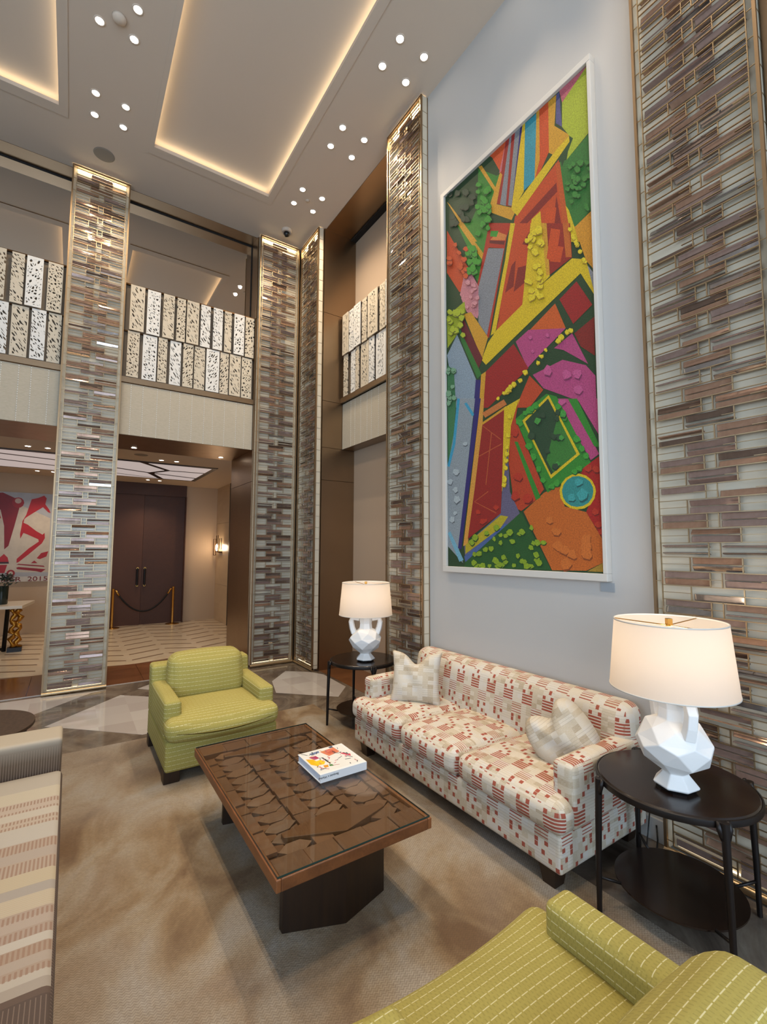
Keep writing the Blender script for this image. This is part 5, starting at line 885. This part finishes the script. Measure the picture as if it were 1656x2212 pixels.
for ci, (kd, w_) in enumerate(cols):
    w_ *= sc; xc = xx + w_/2; xx += w_
    for r in range(NR):
        yc = ya + (r+.5)*RH
        if kd in 'ns':
            o_ = (RH*.5 if ci % 4 == 0 else 0)
            if yc+o_+RH/2 > yb+.01: continue
            v = rc.randrange(3); piece((kd, ci, v), rect(w_*.985, RH*.97), ((v-1)*.05, (1-v)*.06), xc, yc+o_, TZ-.034+rc.choice((0, .003, .006)))
        else:
            v = rc.randrange(3); hw, hh = w_*.49, RH*.36; tp = hw*.42
            piece(('h', v), [(-hw, 0), (-tp, -hh), (tp, -hh), (hw, 0), (tp, hh), (-tp, hh)], (.05*(v-1), .17), xc, yc, TZ-.034+rc.choice((0, .003)))
            if r < NR-1:
                q = RH/2; piece(('l', v), [(-hw, -q+.006), (-tp-.003, -.012), (-tp-.003, .012), (-hw, q-.006)], (.09, -.12), xc, yc+q, TZ-.037)
                piece(('r', v), [(hw, -q+.006), (hw, q-.006), (tp+.003, .012), (tp+.003, -.012)], (-.09, .1), xc, yc+q, TZ-.037)
for pts, yl, s_ in (([(.851, 2.06), (1.115, 1.955), (1.372, 2.03), (1.372, 2.062), (1.09, 2.145), (.851, 2.095)], 0, 1), ([(.853, 3.03), (1.13, 2.965), (1.40, 3.01), (1.40, 3.04), (1.15, 3.11), (.853, 3.06)], 0, 1)):
    kid(MB().prism(pts, TZ-.033, TZ-.0015).obj('leg_top', 'block_wood', bevel=.002, seg=1))
    lp = [(x, y) for x, y in pts]
    kid(MB().prism(lp, ZR, TZ-.0495).obj('leg', 'dark_wood', bevel=.002, seg=1))
kid(MB().box(TX0+.008, TX1-.008, TY0+.008, TY1-.008, TZ, TZ+.0075).obj('glass_top', 'table_glass'))
e = .0008
for q in ((TX0+.008-e, TX1-.008+e, TY0+.008-e, TY0+.008), (TX0+.008-e, TX1-.008+e, TY1-.008, TY1-.008+e), (TX0+.008-e, TX0+.008, TY0+.008, TY1-.008), (TX1-.008, TX1-.008+e, TY0+.008, TY1-.008)): kid(box('glass_edge', 'glass_edge', *q, TZ+.0003, TZ+.0078))
# ---- book
BX0, BX1, BY0, BY1, BZ = 1.19, 1.488, 2.385, 2.69, TZ+.0078
bk = thing('art_book', ((BX0+BX1)/2, (BY0+BY1)/2, BZ), 'thick white art book with a colourful cover on the glass table', 'book')
adopt(bk, box('cover', 'book_white', BX0, BX1, BY0, BY1, BZ+.041, BZ+.0455, bevel=.001, seg=1), box('cover', 'book_white', BX0, BX1, BY0, BY1, BZ, BZ+.0045, bevel=.001, seg=1))
adopt(bk, box('spine', 'book_white', BX0, BX1, BY0, BY0+.006, BZ+.0045, BZ+.041), box('pages', 'page_edge', BX0+.004, BX1-.006, BY0+.006, BY1-.004, BZ+.0045, BZ+.041))
rb = random.Random(21)
bp = [('dddcd6', [(0, 0), (1, 0), (1, 1), (0, 1)]), ('e0b010', [(.03, .70), (.16, .62), (.20, .44), (.12, .28), (.02, .42)]), ('e8c020', [(.12, .50), (.28, .52), (.34, .40), (.26, .30), (.14, .32)]), ('a8325a', [(.12, .74), (.28, .74), (.30, .60), (.18, .58)]), ('6c7ea0', [(.2, .90), (.44, .93), (.42, .84), (.22, .80)]),
      ('d07a58', [(.44, .86), (.80, .92), (.82, .66), (.52, .58)]), ('c05a44', [(.54, .74), (.72, .82), (.74, .70), (.58, .66)]), ('c8405a', [(.78, .62), (.96, .44), (.92, .34), (.80, .52)]), ('384860', [(.70, .98), (.80, 1), (.80, .92), (.72, .92)]), ('202020', [(.34, .62), (.38, .58), (.40, .28), (.37, .24)]), ('4a8040', [(.34, .24), (.40, .22), (.40, .14), (.32, .16)]), ('d89020', [(.22, .26), (.32, .24), (.28, .14), (.20, .16)])]
for i in range(46):
    x, y, a = rb.uniform(.06, .92), rb.uniform(.05, .92), rb.uniform(0, 3); l_, w_ = rb.uniform(.02, .09), rb.uniform(.004, .014)
    bp.append((rb.choice(('303030', '505860', 'b04040', '808890', 'd0a060', 'c86070')), [(x+l_*cos(a)-w_*sin(a), y+l_*sin(a)+w_*cos(a)), (x-l_*cos(a)-w_*sin(a), y-l_*sin(a)+w_*cos(a)), (x-l_*cos(a)+w_*sin(a), y-l_*sin(a)-w_*cos(a)), (x+l_*cos(a)+w_*sin(a), y+l_*sin(a)-w_*cos(a))]))
adopt(bk, colpoly('cover_print', bp, 'flat_print', lambda u, v, d: (BX0+.003+u*(BX1-BX0-.02), BY0+.02+v*(BY1-BY0-.023), BZ+.0457+d*.1), None, .0001))
mw = Matrix.Translation((BX0+.105, BY0-.0006, BZ+.032)) @ Matrix.Rotation(pi/2, 4, 'X') @ Matrix.Rotation(pi, 4, 'Z')
tx = text('spine_lettering', 'Basquiat x Warhol', .0165, 'ink', None, mw)
x1_ = max(v.co.x for v in tx.data.vertices); [setattr(v.co, 'x', v.co.x + (BX0+.112 - x1_)) for v in tx.data.vertices]; adopt(bk, tx)
# ================================================================= side tables and lamps
def side_table(label, loc, a0, r, h):
    t = thing('side_table', loc, label, 'table', 0, 'round black side tables')
    MB().lathe([(.001, h-.016), (r-.012, h-.016), (r-.008, h-.006), (r-.014, h), (.001, h)], 56).obj('top', 'black_lacquer', t, smooth=True, autosm=35)
    MB().lathe([(r-.012, h-.032), (r, h-.032), (r+.002, h-.02), (r, h-.006), (r-.006, h-.004), (r-.012, h-.012)], 56, close=False).obj('rim', 'black_metal', t, smooth=True, autosm=35)
    MB().lathe([(.001, .125), (r-.075, .125), (r-.07, .13), (r-.07, .137), (.001, .14)], 48).obj('shelf', 'black_lacquer', t, smooth=True, autosm=35)
    for k in range(4):
        a = R(a0 + 90*k); c, s = cos(a), sin(a)
        lg = MB().tube([((r+.012)*c, (r+.012)*s, h-.004), ((r+.016)*c, (r+.016)*s, h-.07), ((r+.025)*c, (r+.025)*s, .25), ((r+.028)*c, (r+.028)*s, ZR)], [.019, .016, .0135, .0115], 10).obj('leg', 'black_metal', t, smooth=True, autosm=50)
        for d in (-.06, .06):
            a2 = a + d; MB().tube([((r+.006)*cos(a2), (r+.006)*sin(a2), h-.002), ((r+.012)*cos(a2), (r+.012)*sin(a2), h-.03), ((r+.016)*cos(a+d*.55), (r+.016)*sin(a+d*.55), h-.07)], [.008, .012, .008], 8).obj('clasp', 'black_metal', lg, smooth=True)
        MB().tube([((r-.075)*c, (r-.075)*s, .132), ((r+.028)*c, (r+.028)*s, .16)], .007, 8).obj('strut', 'black_metal', t, smooth=True)
    return t
NT, FT, TH = (2.44, 1.145), (2.472, 4.04), .61
side_table('near round black two tier side table at the lower right', (*NT, 0), 144, .338, TH)
side_table('far round black two tier side table beside the far sofa arm', (*FT, 0), 165, .33, TH)
def table_lamp(label, loc, rz):
    t = thing('table_lamp', loc, label, 'lamp', rz, 'white table lamps')
    rj = random.Random(4)
    prof = [(.088, .012), (.096, .022), (.056, .068), (.054, .074), (.130, .130), (.164, .195), (.160, .228), (.112, .285), (.066, .312), (.060, .36), (.068, .415), (.062, .425)]
    seg = 7; m = MB(); V = []; n = len(prof)
    for i in range(seg):
        for k, (r, z) in enumerate(prof):
            a = 2*pi*(i + (.5 if k % 2 and 3 < k < 8 else 0))/seg; j = 1 + (rj.uniform(-.05, .05) if 3 < k < 8 else 0)
            V.append((r*j*cos(a), r*j*sin(a), z + (rj.uniform(-.012, .012) if 3 < k < 8 else 0)))
    F_ = []
    for i in range(seg):
        for k in range(n-1):
            q = (i*n+k, ((i+1) % seg)*n+k, ((i+1) % seg)*n+k+1, i*n+k+1)
            F_ += [(q[0], q[1], q[2]), (q[0], q[2], q[3])] if k % 2 else [(q[0], q[1], q[3]), (q[1], q[2], q[3])]
    F_ += [tuple(i*n for i in range(seg))[::-1], tuple(i*n+n-1 for i in range(seg))]
    m.add(V, F_); me = m.me('body'); bev(me, .004, 2); o = link('body', me, t, [M('lamp_ceramic')])
    m2 = MB().lathe([(.001, 0), (.078, 0), (.082, .012), (.001, .012)], 9); m2.obj('foot_pad', 'black_plastic', t)
    for s in (-1, 1):
        pts = [(s*.112, 0, .262), (s*.132, .0, .315), (s*.142, 0, .372), (s*.128, 0, .415), (s*.062, 0, .405)]
        MB().tube(pts, [.034, .031, .030, .032, .030], 5).obj('handle', 'lamp_ceramic', t, bevel=.003)
    MB().lathe([(.014, .42), (.014, .60), (.001, .60)], 12, close=False).obj('stem', 'brass', t, smooth=True)
    z0, z1, r0, r1 = .445, .755, .262, .234
    me = MB().lathe([(r0, z0), (r1, z1)], 72, close=False).me('shade', True); link('shade', me, t, [M('shade_linen')])
    for z, r in ((z0, r0), (z1, r1)):
        MB().lathe([(r-.002, z-.003), (r+.0015, z-.003), (r+.0015, z+.003), (r-.002, z+.003), (r-.002, z-.003)], 72, close=False).obj('shade_hoop', 'white_frame', t, smooth=True)
    for k in range(3): MB().tube([(0, 0, z1-.02), ((r1-.002)*cos(k*2.09), (r1-.002)*sin(k*2.09), z1-.004)], .0025, 6).obj('spider_arm', 'brass', t)
    MB().box(-.012, .012, -.012, .012, z1-.025, z1+.012).obj('finial', 'brass', t, bevel=.002)
    MB().lathe([(.001, .55), (.022, .56), (.03, .60), (.026, .635), (.001, .655)], 16).obj('bulb', 'bulb', t, smooth=True)
    l = bpy.data.lights.new('lamp_light', 'POINT'); l.energy = LAMP; l.color = (1, .85, .68); l.shadow_soft_size = .05
    o = bpy.data.objects.new('lamp_light', l); COL.objects.link(o); o.parent = t; o.location = (0, 0, .70)
    return t
table_lamp('near large white faceted lamp with lit shade on the lower right table', (2.365, 1.10, TH), R(235))
table_lamp('far white faceted lamp with lit shade beside the bronze niche', (2.445, 3.955, TH), R(-33))
cb = MB().tube([(2.905, 1.50, .20), (2.87, 1.50, .06), (2.82, 1.485, .008), (2.79, 1.46, .006), (2.83, 1.435, .006), (2.885, 1.455, .03), (2.908, 1.47, .10)], .004, 6).obj('power_cord', 'black_plastic', smooth=True); tag(cb, 'thin black power cord on the floor behind the near side table', 'cord')
# ================================================================= low hide table at the far left
t = thing('low_table', (-.59, 4.52, 0), 'low round brown speckled table behind the striped sofa', 'table')
rim = [(.425*cos(2*pi*k/60), .425*sin(2*pi*k/60)) for k in range(60)]
MB().prism(rim, .375, .40).obj('top', 'hide_brown', t, bevel=.004, seg=2)
wav = MB(); n = 72; V = [((.33+.05*sin(a*9))*cos(a), (.33+.05*sin(a*9))*sin(a), z) for z in (ZR, .2, .375) for a in [2*pi*k/n for k in range(n)]]
wav.add(V, [(r*n+k, r*n+(k+1) % n, (r+1)*n+(k+1) % n, (r+1)*n+k) for r in range(2) for k in range(n)]).obj('base', 'black_metal', t, smooth=True)
